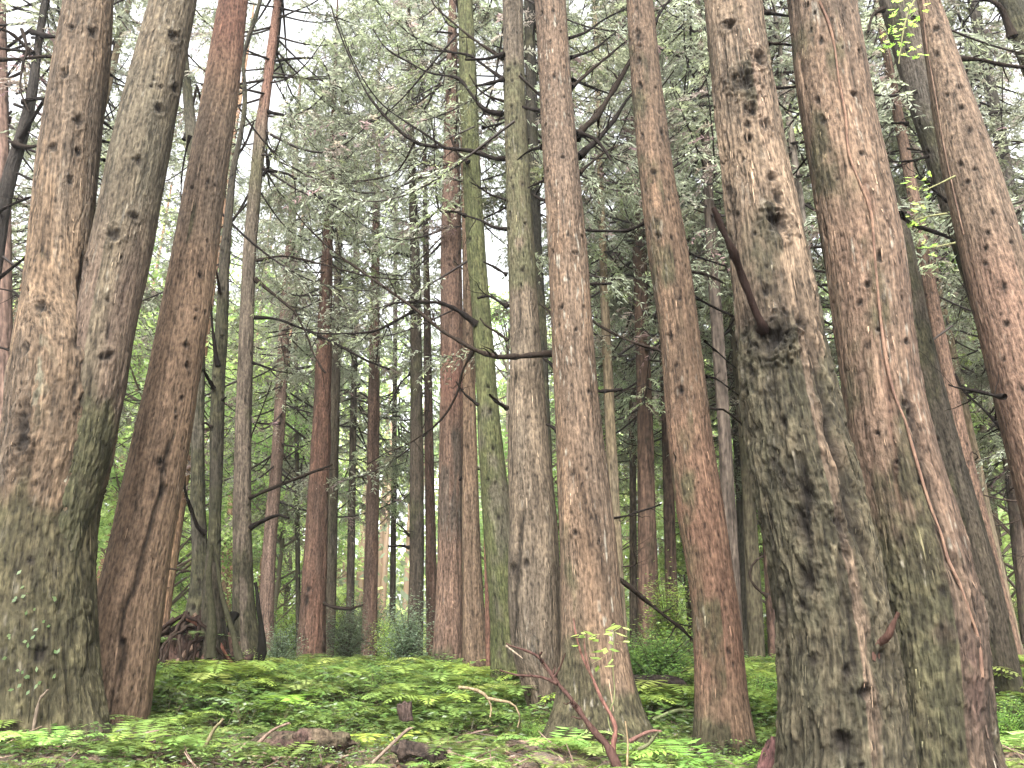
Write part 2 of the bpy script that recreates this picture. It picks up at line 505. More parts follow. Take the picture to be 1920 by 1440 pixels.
# branches --------------------------------------------------------
def branch(T, pts, D0, D1, w0, w1, c=(.045, .035, .03), twigs=0, seed=0, name='branch', seg=7, root=None, tw_len=.5, mat=None, jit=.012, rough=.18, collar=1.):
    """pts: pixel polyline from the trunk outwards; D0..D1 depth; w0,w1 width px"""
    rg = np.random.default_rng(seed + len(pts) * 13 + int(pts[0][0]))
    c = tuple(np.array(c) * .22)
    m = len(pts)
    seglen = np.concatenate([[0], np.cumsum([math.hypot(pts[i + 1][0] - pts[i][0], pts[i + 1][1] - pts[i][1]) for i in range(m - 1)])])
    t = seglen / seglen[-1]
    P = np.array([at(px, py, D0 + (D1 - D0) * tt) for (px, py), tt in zip(pts, t)])
    n = max(8, int(seglen[-1] / 14))
    Q = catmull(P, n)
    Lm = np.linalg.norm(P[-1] - P[0]) + .01
    Q += (fbm(np.linspace(0, Lm * 5, n)[:, None] * [[1, 0, 0]] + seed * 5.5, seed, 2)[:, None] - .5) * [[0, 1, 1]] * jit * 4
    u = np.linspace(0, 1, n)
    mpp = px2m(pts[0][1], D0)
    R = (w0 * (1 - u) ** 1.1 + w1 * (1 - (1 - u) ** 1.1)) * .5 * mpp
    R *= 1 + rough * rg.standard_normal(n)
    R[0] *= 1 + .5 * collar
    if n > 10: R[1] *= 1 + .2 * collar
    G = Geo()
    V, Fq = tube(Q, R, seg)
    G.add(V, Fq, c)
    for i in range(twigs * 2 if twigs else 0):
        s = rg.uniform(.25, .97); b = Q[int(s * (n - 1))]
        tang = nrm(Q[min(n - 1, int(s * (n - 1)) + 1)] - Q[max(0, int(s * (n - 1)) - 1)])
        d = nrm(tang * .7 + rg.standard_normal(3) * .75 + [0, 0, rg.choice([-.3, .45])])
        L = rg.uniform(.3, 1.) * tw_len
        kk = 6; uu = np.linspace(0, 1, kk)[:, None]
        W = b + d * L * uu + np.array([[0, 0, 1.]]) * (uu ** 2) * L * rg.uniform(-.35, .35) + rg.standard_normal((kk, 3)) * .012 * uu
        V, Fq = tube(W, np.linspace(max(.004, R[int(s * (n - 1))] * .55), .0025, kk), 4)
        G.add(V, Fq, c)
    rt = root if root is not None else T.root
    return G.build(name, mat or M_TWIG, parent=rt, origin=rt.location, rest=np.vstack(G.V))
# ------------------------------------------------------------------ the large near trees
def side(a0, w):      # weight for bark on the side of angle a0
    return lambda z, a: sst(-.2, .8, np.cos(a - a0)) * w

# 1 forked old tree at the left
T1 = new_tree('huge mossy tree at the left edge, its trunk forking in two above the lichen',
    [(1460, -90, 200), (1300, -62, 176), (1100, -32, 166), (960, -2, 172), (850, 12, 204), (750, 26, 218), (670, 35, 226), (625, 40, 205), (575, 46, 172),
     (480, 57, 163), (320, 74, 176), (160, 98, 197), (0, 127, 208)], 6.5, name='forked_cedar_tree',
    seg=230, dz=.014, strips=900, seed=11, mat=M_ROUGH, mossc=(.09, .085, .035), mossy=(.16, .14, .06), c1=(.33, .20, .115), c2=(.22, .15, .105), ridge=.006, lump=.07, flare=.10,
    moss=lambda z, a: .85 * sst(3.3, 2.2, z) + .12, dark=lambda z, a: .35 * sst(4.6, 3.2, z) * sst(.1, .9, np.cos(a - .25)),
    flake=lambda z, a: sst(4.6, 3.4, z) * .9 + .03, lichen=.0, pale=.25,
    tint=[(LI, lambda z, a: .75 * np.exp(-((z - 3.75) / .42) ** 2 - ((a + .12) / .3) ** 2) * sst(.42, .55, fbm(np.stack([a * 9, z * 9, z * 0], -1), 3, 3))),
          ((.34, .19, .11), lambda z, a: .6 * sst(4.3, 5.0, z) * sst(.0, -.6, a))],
    knots=[(107, 22, 8), (133, 52, 10), (174, 64, 16), (122, 138, 20, 1.5), (162, 245, 18, 1.4), (99, 277, 14), (160, 300, 13, 1.6), (131, 338, 12, 1.6),
           (78, 577, 26, .9), (52, 655, 16), (45, 800, 26, 3.5), (45, 835, 22), (165, 690, 16), (168, 755, 16), (55, 1050, 12), (70, 1230, 26)],
    rknots=2, grooves=[([(168, 480), (160, 540), (152, 600), (140, 650)], 16, .05, .9), ([(182, 700), (186, 780), (180, 860), (172, 960)], 9, .03, .6)])
S2 = trunk_build('second_stem', [(1120, 70, 140), (960, 88, 168), (850, 110, 204), (720, 128, 231), (600, 146, 250), (480, 170, 279), (320, 204, 308), (160, 243, 336), (0, 287, 365)],
    6.42, T1.root, seg=170, dz=.015, strips=500, seed=12, c1=(.25, .18, .115), c2=(.19, .155, .105), ridge=.004, lump=.05, pale=.5, zb=1.9, flake=lambda z, a: .8 * sst(4.4, 3.4, z), dark=lambda z, a: .3 * sst(4.2, 3.2, z),
    moss=lambda z, a: .62 * sst(.3, -.9, a) * sst(4.5, 5.8, z) + .7 * sst(4.3, 3., z), mossc=(.09, .095, .035), mossy=(.16, .15, .06),
    knots=[(325, 70, 20), (333, 166, 18, 1.2), (302, 163, 9), (304, 213, 16), (282, 160, 8), (258, 300, 14, 2), (255, 405, 16, .9), (213, 438, 26, 1), (225, 480, 9), (200, 560, 12),
           (190, 668, 14), (218, 678, 16), (160, 500, 20, 1.6)], rknots=1.5, tint=[((.26, .14, .12), lambda z, a: .5 * sst(.2, .9, a) * sst(6, 4.5, z))])

# 2 leaning red tree
T3 = new_tree('leaning smooth reddish trunk with a long split down its face, beside the forked tree',
    [(1420, 136, 262), (1310, 155, 279), (1260, 164, 286), (1160, 178, 299), (1060, 199, 312), (960, 223, 330), (800, 259, 357), (640, 293, 382), (480, 325, 404), (320, 354, 425), (160, 385, 448), (0, 412, 463)], 7.6,
    seg=200, dz=.015, strips=500, seed=13, c1=(.43, .25, .155), c2=(.34, .215, .14), ridge=.0045, lump=.04, pale=.15, flare=.05, name='red_cedar_tree',
    moss=lambda z, a: .85 * sst(1.9, 1.0, z) * sst(.4, -.6, a) + .5 * sst(-.5, -1.2, a) * sst(5.5, 2, z) + .7 * np.exp(-((z - 6.1) / .4) ** 2) * sst(.6, -.2, a),
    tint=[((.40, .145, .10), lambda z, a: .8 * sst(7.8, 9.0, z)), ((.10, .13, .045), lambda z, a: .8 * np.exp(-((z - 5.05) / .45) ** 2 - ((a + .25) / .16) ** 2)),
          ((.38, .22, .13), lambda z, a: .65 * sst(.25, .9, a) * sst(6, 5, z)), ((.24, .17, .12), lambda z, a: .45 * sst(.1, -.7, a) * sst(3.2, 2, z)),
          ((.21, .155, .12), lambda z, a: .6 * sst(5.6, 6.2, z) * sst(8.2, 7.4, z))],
    knots=[(384, 527, 9), (373, 587, 7), (371, 603, 8), (390, 587, 8), (349, 647, 11), (360, 692, 11, 1.8), (350, 752, 8), (329, 770, 7, 1.6), (330, 784, 6), (299, 866, 12), (346, 842, 6),
           (405, 350, 6), (360, 353, 7), (390, 340, 8), (395, 460, 7), (357, 190, 8), (230, 1203, 10), (306, 920, 14, 2)], rknots=1,
    grooves=[([(316, 820), (306, 925), (285, 985), (262, 1060), (237, 1140), (221, 1190), (228, 1225), (222, 1270)], 11, .035, .85),
             ([(180, 1160), (192, 1110), (200, 1080)], 6, .02, .6), ([(300, 900), (318, 840), (325, 800)], 4, .008, .5)])

# 3 slim mossy centre tree etc.
T14 = new_tree('broad reddish brown centre trunk with a mossy flared foot, a sapling standing before it',
    [(1445, 1015, 1260), (1400, 1030, 1236), (1370, 1040, 1216), (1330, 1046, 1202), (1250, 1054, 1182), (1160, 1053, 1168), (1060, 1051, 1160), (960, 1047, 1149), (800, 1042, 1129), (640, 1035, 1113), (480, 1028, 1102), (320, 1020, 1086), (160, 1012, 1071), (0, 1003, 1060)], 8.0,
    seg=190, dz=.015, strips=1100, seed=14, c1=(.34, .195, .115), c2=(.25, .16, .11), ridge=.006, lump=.03, pale=.9, flare=.25, name='broad_cedar_tree',
    moss=lambda z, a: .85 * sst(1.6, .95, z) + .42 * sst(-.7, -1.2, a) + .35 * sst(.8, 1.3, a) * sst(5, 2, z),
    tint=[((.26, .17, .13), lambda z, a: .5 * sst(5.8, 7.5, z))],
    knots=[(1015, 24, 9), (1038, 20, 6), (1030, 77, 8, .8), (1052, 60, 5), (1039, 143, 8), (1058, 127, 6), (1058, 182, 5), (1023, 235, 9, .8), (1054, 295, 9, .8), (1027, 322, 9), (1065, 440, 7), (1036, 472, 7, 1.4), (1092, 444, 8), (1080, 475, 14, .7),
           (1054, 573, 8, 1.6), (1095, 575, 6), (1048, 610, 7), (1105, 735, 7), (1080, 618, 6), (1078, 1000, 14, .8), (1125, 1015, 9), (1100, 880, 6)], rknots=3, kdepth=.022)
T13 = new_tree('pale greenish trunk left of the broad centre tree, its foot dark and hollowed',
    [(1345, 996, 1060), (1325, 996, 1058), (1262, 962, 1056), (1160, 952, 1053), (1060, 955, 1050), (960, 955, 1044), (880, 951, 1034), (800, 953, 1026), (640, 957, 1013), (480, 953, 1003), (320, 948, 992), (160, 944, 984), (0, 943, 980)], 8.9,
    seg=170, dz=.017, strips=700, seed=15, c1=(.31, .215, .145), c2=(.25, .185, .135), ridge=.006, lump=.05, pale=.35, flare=.10, name='pale_cedar_tree',
    moss=lambda z, a: .62 * sst(5.0, 6.6, z) * sst(12, 8.5, z) + .62 * sst(-.3, -1.0, a) + .35 * sst(1.6, 1.0, z), mossc=(.17, .17, .075),
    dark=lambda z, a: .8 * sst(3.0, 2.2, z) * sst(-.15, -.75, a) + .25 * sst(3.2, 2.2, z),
    grooves=[([(978, 960), (968, 1080), (962, 1160), (958, 1240)], 14, .04, .8), ([(966, 700), (962, 760), (958, 820), (957, 900)], 6, .02, .8)],
    knots=[(951, 73, 6), (970, 60, 5), (966, 120, 7), (952, 132, 7), (978, 143, 8, 1.2), (960, 152, 6), (958, 200, 6), (969, 222, 6), (950, 258, 7), (977, 297, 6), (962, 349, 7), (951, 380, 7), (985, 420, 7), (951, 465, 8), (980, 345, 5),
           (980, 507, 10), (977, 534, 7), (1005, 625, 7), (1003, 684, 7), (960, 800, 6), (990, 782, 6), (961, 1067, 16), (987, 1057, 14), (968, 887, 7)], rknots=5)
T15 = new_tree('smooth orange brown trunk leaning left, standing between the centre tree and the gnarled one',
    [(1440, 1296, 1432), (1400, 1300, 1418), (1340, 1304, 1406), (1260, 1303, 1397), (1160, 1300, 1388), (1060, 1288, 1372), (960, 1269, 1357), (800, 1250, 1332), (640, 1240, 1313), (480, 1216, 1291), (320, 1198, 1262), (160, 1184, 1240), (0, 1175, 1224)], 7.6,
    seg=180, dz=.015, strips=700, seed=16, c1=(.35, .19, .11), c2=(.28, .165, .10), ridge=.0035, lump=.03, pale=.35, flare=.06, name='orange_cedar_tree',
    moss=lambda z, a: .5 * sst(1.1, .8, z) + .45 * sst(-.8, -1.3, a) * sst(4, 2, z) + .35 * sst(1.1, 1.4, a),
    tint=[((.39, .165, .10), lambda z, a: .6 * sst(4.4, 3, z) * sst(1., 1.6, z)), ((.25, .17, .125), lambda z, a: .5 * sst(6.3, 7.5, z))],
    knots=[(1195, 67, 15, 2), (1198, 112, 9, 1.8), (1200, 160, 10, 2), (1230, 165, 7), (1204, 254, 7, 1.6), (1241, 249, 6, 2.2), (1226, 323, 9, 1.3), (1223, 341, 7), (1234, 441, 12), (1260, 446, 7, 1.8), (1255, 373, 6),
           (1256, 632, 12), (1268, 684, 9), (1277, 732, 12), (1263, 860, 9, 1.6), (1275, 560, 7), (1285, 500, 6), (1262, 385, 5), (1310, 905, 6), (1375, 1245, 7, 1.5)], rknots=2.5)
T16 = new_tree('thick gnarled trunk on the right, pale and pitted with holes above, dark and flaky below',
    [(1480, 1462, 1706), (1440, 1468, 1702), (1350, 1470, 1690), (1260, 1467, 1678), (1160, 1462, 1662), (1060, 1448, 1642), (960, 1428, 1621), (880, 1410, 1600), (800, 1401, 1579), (720, 1393, 1560), (640, 1386, 1543), (560, 1377, 1530),
     (480, 1371, 1512), (320, 1355, 1476), (160, 1337, 1448), (0, 1322, 1423)], 5.6, mat=M_ROUGH, name='gnarled_cedar_tree',
    seg=300, dz=.0105, strips=1600, seed=17, mossc=(.10, .09, .05), mossy=(.17, .14, .08), c1=(.39, .25, .16), c2=(.29, .195, .135), ridge=.010, lump=.05, pale=.25, flare=.05,
    moss=lambda z, a: .16 * sst(4.0, 3.2, z) + .45 * sst(4.2, 3.2, z) * sst(-.05, .5, a) + .35 * sst(.5, 1.0, a) * sst(8, 6.5, z) + .3 * sst(1.6, .9, z),
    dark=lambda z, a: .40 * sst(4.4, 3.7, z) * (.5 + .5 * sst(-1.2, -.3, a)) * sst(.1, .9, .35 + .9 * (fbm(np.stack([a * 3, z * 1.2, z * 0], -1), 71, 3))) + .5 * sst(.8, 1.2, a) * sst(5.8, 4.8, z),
    flake=lambda z, a: 1.0 * sst(4.6, 3.4, z) + .25,
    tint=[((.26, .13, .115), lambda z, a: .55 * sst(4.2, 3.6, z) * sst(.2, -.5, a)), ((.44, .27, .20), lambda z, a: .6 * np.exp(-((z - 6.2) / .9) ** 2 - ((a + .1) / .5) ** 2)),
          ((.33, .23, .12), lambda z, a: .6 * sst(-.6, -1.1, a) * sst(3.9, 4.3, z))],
    knots=[(1367, 45, 22, 1), (1424, 110, 30, 1.1), (1396, 150, 38, 1.1), (1392, 128, 14, 2), (1410, 205, 24, 1), (1436, 234, 17, 1.5), (1402, 232, 13), (1403, 258, 17, 1), (1448, 333, 20, .9), (1457, 372, 18, 1.7), (1365, 358, 13, 2.4),
           (1460, 420, 36, 1.3), (1448, 405, 22), (1478, 443, 9), (1376, 415, 10, 2), (1416, 437, 9), (1435, 545, 16, 1.7), (1445, 640, 50, .9), (1460, 625, 36), (1430, 625, 30), (1500, 605, 20, 1.2), (1402, 700, 15, 2), (1400, 740, 12),
           (1555, 790, 18, .9), (1470, 790, 14, 2), (1515, 1085, 30, 1.6), (1505, 1135, 18), (1515, 920, 24, 2.5), (1505, 980, 22, 3), (1470, 900, 14, 3), (1575, 985, 22, 2.6), (1590, 1260, 22), (1525, 1240, 14), (1620, 1300, 30, .8), (1585, 1395, 30), (1445, 870, 12, 3)],
    rknots=7, kdepth=.055,
    grooves=[([(1530, 700), (1548, 760), (1570, 860), (1600, 980), (1628, 1060)], 20, .06, .85), ([(1440, 960), (1450, 1060), (1458, 1160), (1466, 1260)], 9, .03, .9),
             ([(1575, 1010), (1582, 1100), (1600, 1200), (1605, 1260)], 12, .04, .7), ([(1505, 860), (1515, 960), (1520, 1060)], 14, .04, .75), ([(1440, 655), (1450, 760), (1462, 900)], 10, .02, .4),
             ([(1355, 200), (1363, 330), (1372, 440)], 6, .02, .7), ([(1492, 520), (1508, 600), (1530, 700)], 10, .03, .6)])
T17 = new_tree('thick red brown trunk right of the gnarled one, a woody vine running down its face',
    [(1480, 1672, 1878), (1440, 1672, 1866), (1350, 1668, 1851), (1260, 1657, 1846), (1160, 1650, 1836), (1060, 1636, 1812), (960, 1618, 1784), (880, 1603, 1760), (800, 1591, 1738), (720, 1582, 1722), (640, 1572, 1710), (560, 1560, 1700),
     (480, 1549, 1690), (320, 1524, 1657), (160, 1497, 1626), (0, 1480, 1596)], 6.0, name='vine_clad_cedar_tree', mat=M_ROUGH,
    seg=260, dz=.0115, strips=1500, seed=18, c1=(.36, .215, .14), c2=(.26, .165, .115), ridge=.009, lump=.035, pale=.7, flare=.05,
    moss=lambda z, a: .36 * sst(2.6, 1.3, z) + .35 * sst(.9, 1.3, a) + .25 * sst(-.9, -1.3, a),
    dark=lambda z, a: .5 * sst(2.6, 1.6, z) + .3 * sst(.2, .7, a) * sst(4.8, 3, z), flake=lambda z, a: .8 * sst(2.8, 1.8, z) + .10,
    tint=[((.35, .18, .12), lambda z, a: .4 * sst(.0, .4, a) * sst(5.6, 4.8, z) * sst(1.4, 2.2, z)), ((.26, .10, .095), lambda z, a: .6 * np.exp(-((z - 1.35) / .3) ** 2 - ((a - .3) / .35) ** 2)),
          ((.36, .25, .13), lambda z, a: .5 * sst(-.1, -.5, a) * sst(5.6, 4.6, z) * sst(1.8, 2.6, z))],
    knots=[(1505, 28, 11, 1.5), (1528, 23, 7), (1540, 75, 9, 2.5), (1510, 78, 7, 2), (1601, 176, 17, .9), (1610, 100, 9), (1523, 205, 9, 2), (1538, 235, 10, 2.4), (1617, 288, 10), (1569, 335, 6), (1629, 407, 8), (1628, 533, 13, 1), (1650, 480, 14, 2), (1692, 560, 11, 2.2),
           (1648, 616, 12, .8), (1698, 642, 10), (1645, 812, 12, .8), (1698, 757, 18, .9), (1705, 772, 16), (1683, 866, 11, .8), (1685, 880, 8), (1580, 90, 7), (1690, 480, 8, 2), (1725, 905, 9)], rknots=3, kdepth=.035,
    grooves=[([(1538, 0), (1558, 55), (1573, 80)], 8, .02, .7), ([(1620, 330), (1632, 390), (1636, 410)], 16, .02, .55, (.17, .06, .045)), ([(1700, 720), (1735, 900), (1760, 1000), (1800, 1100)], 16, .035, .7), ([(1620, 640), (1623, 700), (1628, 780)], 4, .01, .6),
             ([(1650, 560), (1660, 680), (1672, 800), (1690, 960)], 8, .015, .5, (.15, .06, .04))])
V17 = [(1538, 0), (1556, 45), (1566, 90), (1574, 150), (1586, 215), (1592, 280), (1606, 325), (1622, 365), (1634, 405), (1640, 470), (1648, 560), (1660, 660), (1676, 735), (1697, 790), (1708, 830), (1722, 880), (1742, 945), (1762, 1000), (1776, 1050), (1796, 1095), (1815, 1150), (1832, 1205), (1838, 1270)]
def vine_on(T, pts, w, c, seed=0):
    P = []
    for px, py in pts:
        a, z = T.surf(px, py)
        cx = np.interp(z, T.Z, T.cx); r = np.interp(z, T.Z, T.r) + .004
        P.append([cx + r * math.sin(a), T.Y - r * math.cos(a), z])
    Q = catmull(P, 160)
    u = np.linspace(0, 1, 160)[:, None]
    R = (w + .3 * w * np.sin(u[:, 0] * 40) * fbm(u * [[30, 0, 0]], 4)) * .5
    V, Fq = tube(Q, R, 8)
    G = Geo(); G.add(V, Fq, np.clip(mix(c, (.05, .03, .025), fbm(V * 9, 3)), 0, 1))
    G.build('vine', M_TWIG, parent=T.root, origin=T.root.location, rest=V)
vine_on(T17, V17, .022, (.14, .09, .062))
T18 = new_tree('smooth pinkish brown leaning trunk at the right edge with a thin stem climbing it',
    [(1330, 2022, 2190), (1100, 1962, 2112), (960, 1926, 2064), (800, 1887, 2014), (720, 1867, 1989), (640, 1848, 1964), (560, 1829, 1938), (480, 1809, 1914), (320, 1772, 1865), (160, 1746, 1811), (0, 1722, 1758)], 7.2,
    seg=160, dz=.017, strips=250, seed=19, c1=(.35, .21, .14), c2=(.28, .18, .125), ridge=.004, lump=.03, pale=.2, name='pink_cedar_tree',
    moss=lambda z, a: .62 * sst(-.5, -1.1, a) * sst(8.5, 6, z), tint=[((.36, .17, .12), lambda z, a: .6 * sst(.2, .8, a) * sst(6, 5, z))],
    knots=[(1757, 53, 11), (1749, 112, 11, 1.4), (1800, 162, 10), (1802, 200, 11), (1820, 243, 9), (1789, 320, 10, 1.4), (1829, 315, 9), (1864, 397, 9, 1.5), (1854, 434, 10, 1.6), (1800, 355, 9), (1895, 455, 9), (1776, 268, 7), (1840, 352, 6), (1776, 178, 9),
           (1885, 535, 10, 1.7), (1887, 607, 12), (1837, 475, 9), (1860, 600, 7), (1833, 505, 8), (1908, 735, 7), (1872, 680, 7)], rknots=3)
vine_on(T18, [(1727, 0), (1733, 70), (1745, 140), (1752, 200), (1760, 280), (1775, 360), (1790, 440)], .013, (.13, .09, .065))
T18b = new_tree('greyish trunk behind the pinkish leaning one, maple leaves in front of its top',
    [(1330, 2075, 2160), (960, 1945, 2020), (800, 1890, 1960), (640, 1846, 1900), (480, 1796, 1850), (320, 1747, 1800), (160, 1697, 1760), (0, 1653, 1728)], 8.4,
    seg=120, dz=.02, seed=20, c1=(.22, .165, .13), c2=(.17, .14, .12), ridge=.004, lump=.04, name='grey_cedar_tree',
    moss=lambda z, a: .45 + 0 * z, knots=[(1722, 232, 9), (1740, 285, 9), (1693, 105, 8)], rknots=3)
T17b = new_tree('dull grey brown trunk hidden half behind the vine clad tree',
    [(1275, 1822, 1912), (1160, 1802, 1886), (1060, 1782, 1862), (960, 1756, 1832), (800, 1715, 1785), (640, 1680, 1745), (480, 1642, 1715), (320, 1610, 1665), (0, 1540, 1590)], 9.4,
    seg=120, dz=.022, strips=300, seed=21, c1=(.22, .165, .12), c2=(.16, .13, .10), ridge=.006, lump=.05, name='grey_cedar_tree', flare=.06,
    moss=lambda z, a: .48 + 0 * z, knots=[(1745, 830, 9), (1763, 865, 8), (1768, 880, 10), (1780, 925, 7), (1725, 690, 7), (1850, 1120, 8)], rknots=4)
T17c = new_tree('slim red trunk with many small knots right of the grey trunk by the right edge',
    [(1262, 1868, 1922), (1160, 1852, 1898), (1060, 1829, 1872), (960, 1806, 1848), (860, 1788, 1822), (740, 1768, 1797), (640, 1750, 1774), (480, 1722, 1744), (200, 1672, 1690)], 12.5,
    seg=90, dz=.03, seed=22, c1=(.34, .18, .12), c2=(.28, .16, .11), ridge=.004, lump=.04, name='slim_red_tree', rknots=7)
T12 = new_tree('slender bright green mossy trunk left of the pale central one',
    [(1270, 921, 1000), (1160, 921, 985), (1060, 912, 972), (960, 904, 960), (880, 899, 948), (800, 896, 940), (720, 893, 931), (640, 888, 925), (560, 883, 918), (480, 876, 911), (320, 868, 901), (160, 862, 894), (0, 858, 886)], 10.4,
    seg=120, dz=.022, strips=300, seed=23, c1=(.22, .185, .12), c2=(.17, .15, .10), ridge=.006, lump=.07, flare=.08, name='mossy_cedar_tree',
    moss=lambda z, a: .60 - .12 * sst(4.6, 3.4, z) + .1 * sst(4, 6, z) + 0 * a, mossc=(.14, .165, .04), mossy=(.21, .22, .06), flake=lambda z, a: .5 * sst(3, 2, z),
    dark=lambda z, a: .7 * sst(2.7, 2.0, z) * sst(-.5, .1, a), knots=[(905, 150, 5), (890, 605, 8), (916, 725, 10, .7), (920, 770, 8), (925, 840, 9), (915, 900, 7), (880, 240, 5)], rknots=4)
T10 = new_tree('red trunk with a grey blotched middle, left of the slim orange trunk it touches',
    [(1275, 805, 870), (1220, 812, 868), (1160, 816, 867), (1060, 820, 867), (960, 821, 866), (800, 825, 869), (640, 826, 869), (480, 826, 865), (320, 830, 862), (200, 834, 860), (100, 838, 857), (0, 842, 856)], 13.0,
    seg=110, dz=.027, strips=400, seed=24, c1=(.35, .19, .13), c2=(.27, .16, .12), ridge=.007, lump=.05, flare=.06, pale=.4, name='blotched_red_tree',
    moss=lambda z, a: .6 * sst(2.4, 1.5, z), rknots=7, tint=[((.40, .14, .10), lambda z, a: .7 * np.exp(-((z - 6.3) / .55) ** 2)), ((.12, .10, .085), lambda z, a: .75 * sst(5.45, 5.25, z) * sst(3.2, 3.9, z) * sst(.45, .55, fbm(np.stack([a * 2.5, z * 1.6, z * 0], -1), 33, 3))),
          ((.36, .19, .15), lambda z, a: .5 * sst(6.9, 7.6, z))])
T11 = new_tree('slim light orange trunk touching the blotched red tree on its right',
    [(1272, 868, 922), (1160, 867, 909), (1060, 867, 903), (960, 866, 898), (800, 868, 893), (640, 868, 890), (480, 867, 886), (200, 862, 878)], 12.2,
    seg=90, dz=.027, seed=25, c1=(.38, .22, .13), c2=(.31, .19, .12), ridge=.005, lump=.04, flare=.05, pale=.3, name='slim_orange_tree', rknots=6)
T12b = new_tree('narrow dark trunk seen between the pale and the broad central trunks',
    [(1240, 1020, 1060), (960, 1018, 1040), (700, 1008, 1028), (560, 1004, 1022), (420, 994, 1014), (320, 988, 1011), (160, 985, 1006), (0, 983, 1001)], 12.0,
    seg=70, dz=.04, seed=26, c1=(.09, .075, .055), c2=(.06, .055, .04), lump=.06, name='dark_slender_tree', moss=lambda z, a: .4 + 0 * z, rknots=4)
T11b = new_tree('thin broken red trunk right of the slim orange one, low, with a mossy side',
    [(1262, 905, 926), (1100, 904, 923), (1000, 903, 918), (900, 901, 910)], 11.6, seg=60, dz=.03, seed=27, c1=(.36, .15, .10), c2=(.27, .12, .08), lump=.15, name='broken_red_snag', ztop=4.0,
    moss=lambda z, a: .5 * sst(0, -.8, a), cat='snag')
T9 = new_tree('slender dark brown trunk standing alone left of the blotched red tree, its crown dense',
    [(1255, 760, 792), (1100, 767, 795), (960, 768, 795), (800, 769, 793), (640, 769, 791), (480, 769, 788), (370, 767, 781), (200, 764, 776)], 15.0,
    seg=80, dz=.035, seed=28, c1=(.14, .10, .07), c2=(.10, .08, .06), lump=.06, flare=.12, name='dark_slender_tree', rknots=5, moss=lambda z, a: .35 + 0 * z)
T9b = new_tree('thin dark red trunk just right of the lone dark slender one',
    [(1240, 800, 822), (1100, 798, 820), (960, 797, 816), (800, 796, 812), (600, 794, 808)], 17.5, seg=60, dz=.05, seed=29, c1=(.20, .10, .07), c2=(.13, .08, .06), name='slim_red_tree', lump=.05, rknots=3)
T4 = new_tree('pale slender trunk, orange at its top, with a dark root at its foot',
    [(1245, 430, 500), (1200, 434, 488), (1160, 435, 478), (1060, 437, 473), (960, 437, 470), (800, 441, 471), (640, 448, 475), (480, 455, 479), (320, 470, 493), (240, 478, 500), (160, 492, 510), (60, 505, 522), (0, 514, 528)], 12.0,
    seg=100, dz=.025, seed=30, c1=(.30, .215, .165), c2=(.24, .18, .135), ridge=.004, lump=.05, flare=.08, name='pale_slender_tree', rknots=4, moss=lambda z, a: .28 + .3 * sst(4, 2, z) * sst(0, .8, a),
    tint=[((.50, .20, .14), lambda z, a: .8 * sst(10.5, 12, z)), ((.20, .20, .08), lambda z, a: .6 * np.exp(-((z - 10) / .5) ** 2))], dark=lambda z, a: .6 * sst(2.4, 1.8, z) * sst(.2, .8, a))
T5 = new_tree('crooked dark mossy trunk right of the leaning red one, its top curving to the right',
    [(1225, 372, 432), (1160, 380, 420), (1060, 386, 412), (960, 393, 415), (800, 394, 419), (720, 397, 420), (640, 403, 426), (480, 412, 431), (400, 423, 437), (320, 431, 442), (255, 447, 456), (200, 456, 464), (150, 455, 462), (110, 451, 458), (60, 466, 474), (0, 486, 493)], 10.2,
    seg=80, dz=.022, seed=31, c1=(.14, .11, .075), c2=(.09, .075, .055), ridge=.006, lump=.09, name='crooked_mossy_tree', rknots=5, moss=lambda z, a: .45 + 0 * z, flare=.15,
    knots=[(416, 632, 9), (402, 708, 8), (408, 685, 8)], ztop=15)
T5b = new_tree('grey green mossy stem rising from the dark root mound beside the crooked tree',
    [(1225, 330, 402), (1160, 348, 394), (1060, 362, 392), (960, 357, 384), (880, 358, 382), (720, 362, 384), (560, 366, 384), (400, 364, 382), (270, 349, 371), (200, 345, 365), (150, 340, 357), (0, 330, 344)], 10.8,
    seg=80, dz=.022, seed=32, c1=(.20, .17, .125), c2=(.13, .11, .08), ridge=.008, lump=.10, name='crooked_mossy_tree', rknots=3, moss=lambda z, a: .5 + 0 * z, flare=.2,
    dark=lambda z, a: .7 * sst(2.4, 1.9, z) * sst(.4, -.2, a), ztop=15)
T6 = new_tree('pinkish smooth trunk in the distance right of the pale slender tree',
    [(1235, 482, 514), (1160, 485, 513), (1060, 490, 516), (960, 498, 522), (900, 506, 528), (780, 514, 536), (600, 524, 543)], 21, seg=60, dz=.06, seed=33, c1=(.42, .25, .20), c2=(.36, .21, .16), name='pink_cedar_tree', rknots=3, lump=.04)
T7 = new_tree('stout rusty red distant trunk with a dark hollow at its left foot',
    [(1232, 556, 610), (1160, 562, 610), (1060, 568, 613), (1000, 573, 613), (920, 577, 615), (860, 581, 619), (780, 588, 620), (600, 596, 622)], 16, seg=90, dz=.035, strips=300, seed=34, c1=(.32, .14, .09), c2=(.19, .10, .07), name='rusty_cedar_tree', rknots=4, lump=.09, flare=.1, ridge=.014,
    dark=lambda z, a: .6 * sst(0, -.8, a), knots=[(578, 1105, 14), (575, 1125, 12, 2)])
T7b = new_tree('thin olive brown trunk right behind the rusty red one',
    [(1240, 604, 626), (1060, 609, 632), (900, 614, 634), (700, 620, 638)], 19, seg=50, dz=.06, seed=35, c1=(.19, .14, .09), c2=(.14, .11, .08), name='olive_slender_tree', lump=.05, moss=lambda z, a: .3 + 0 * z)
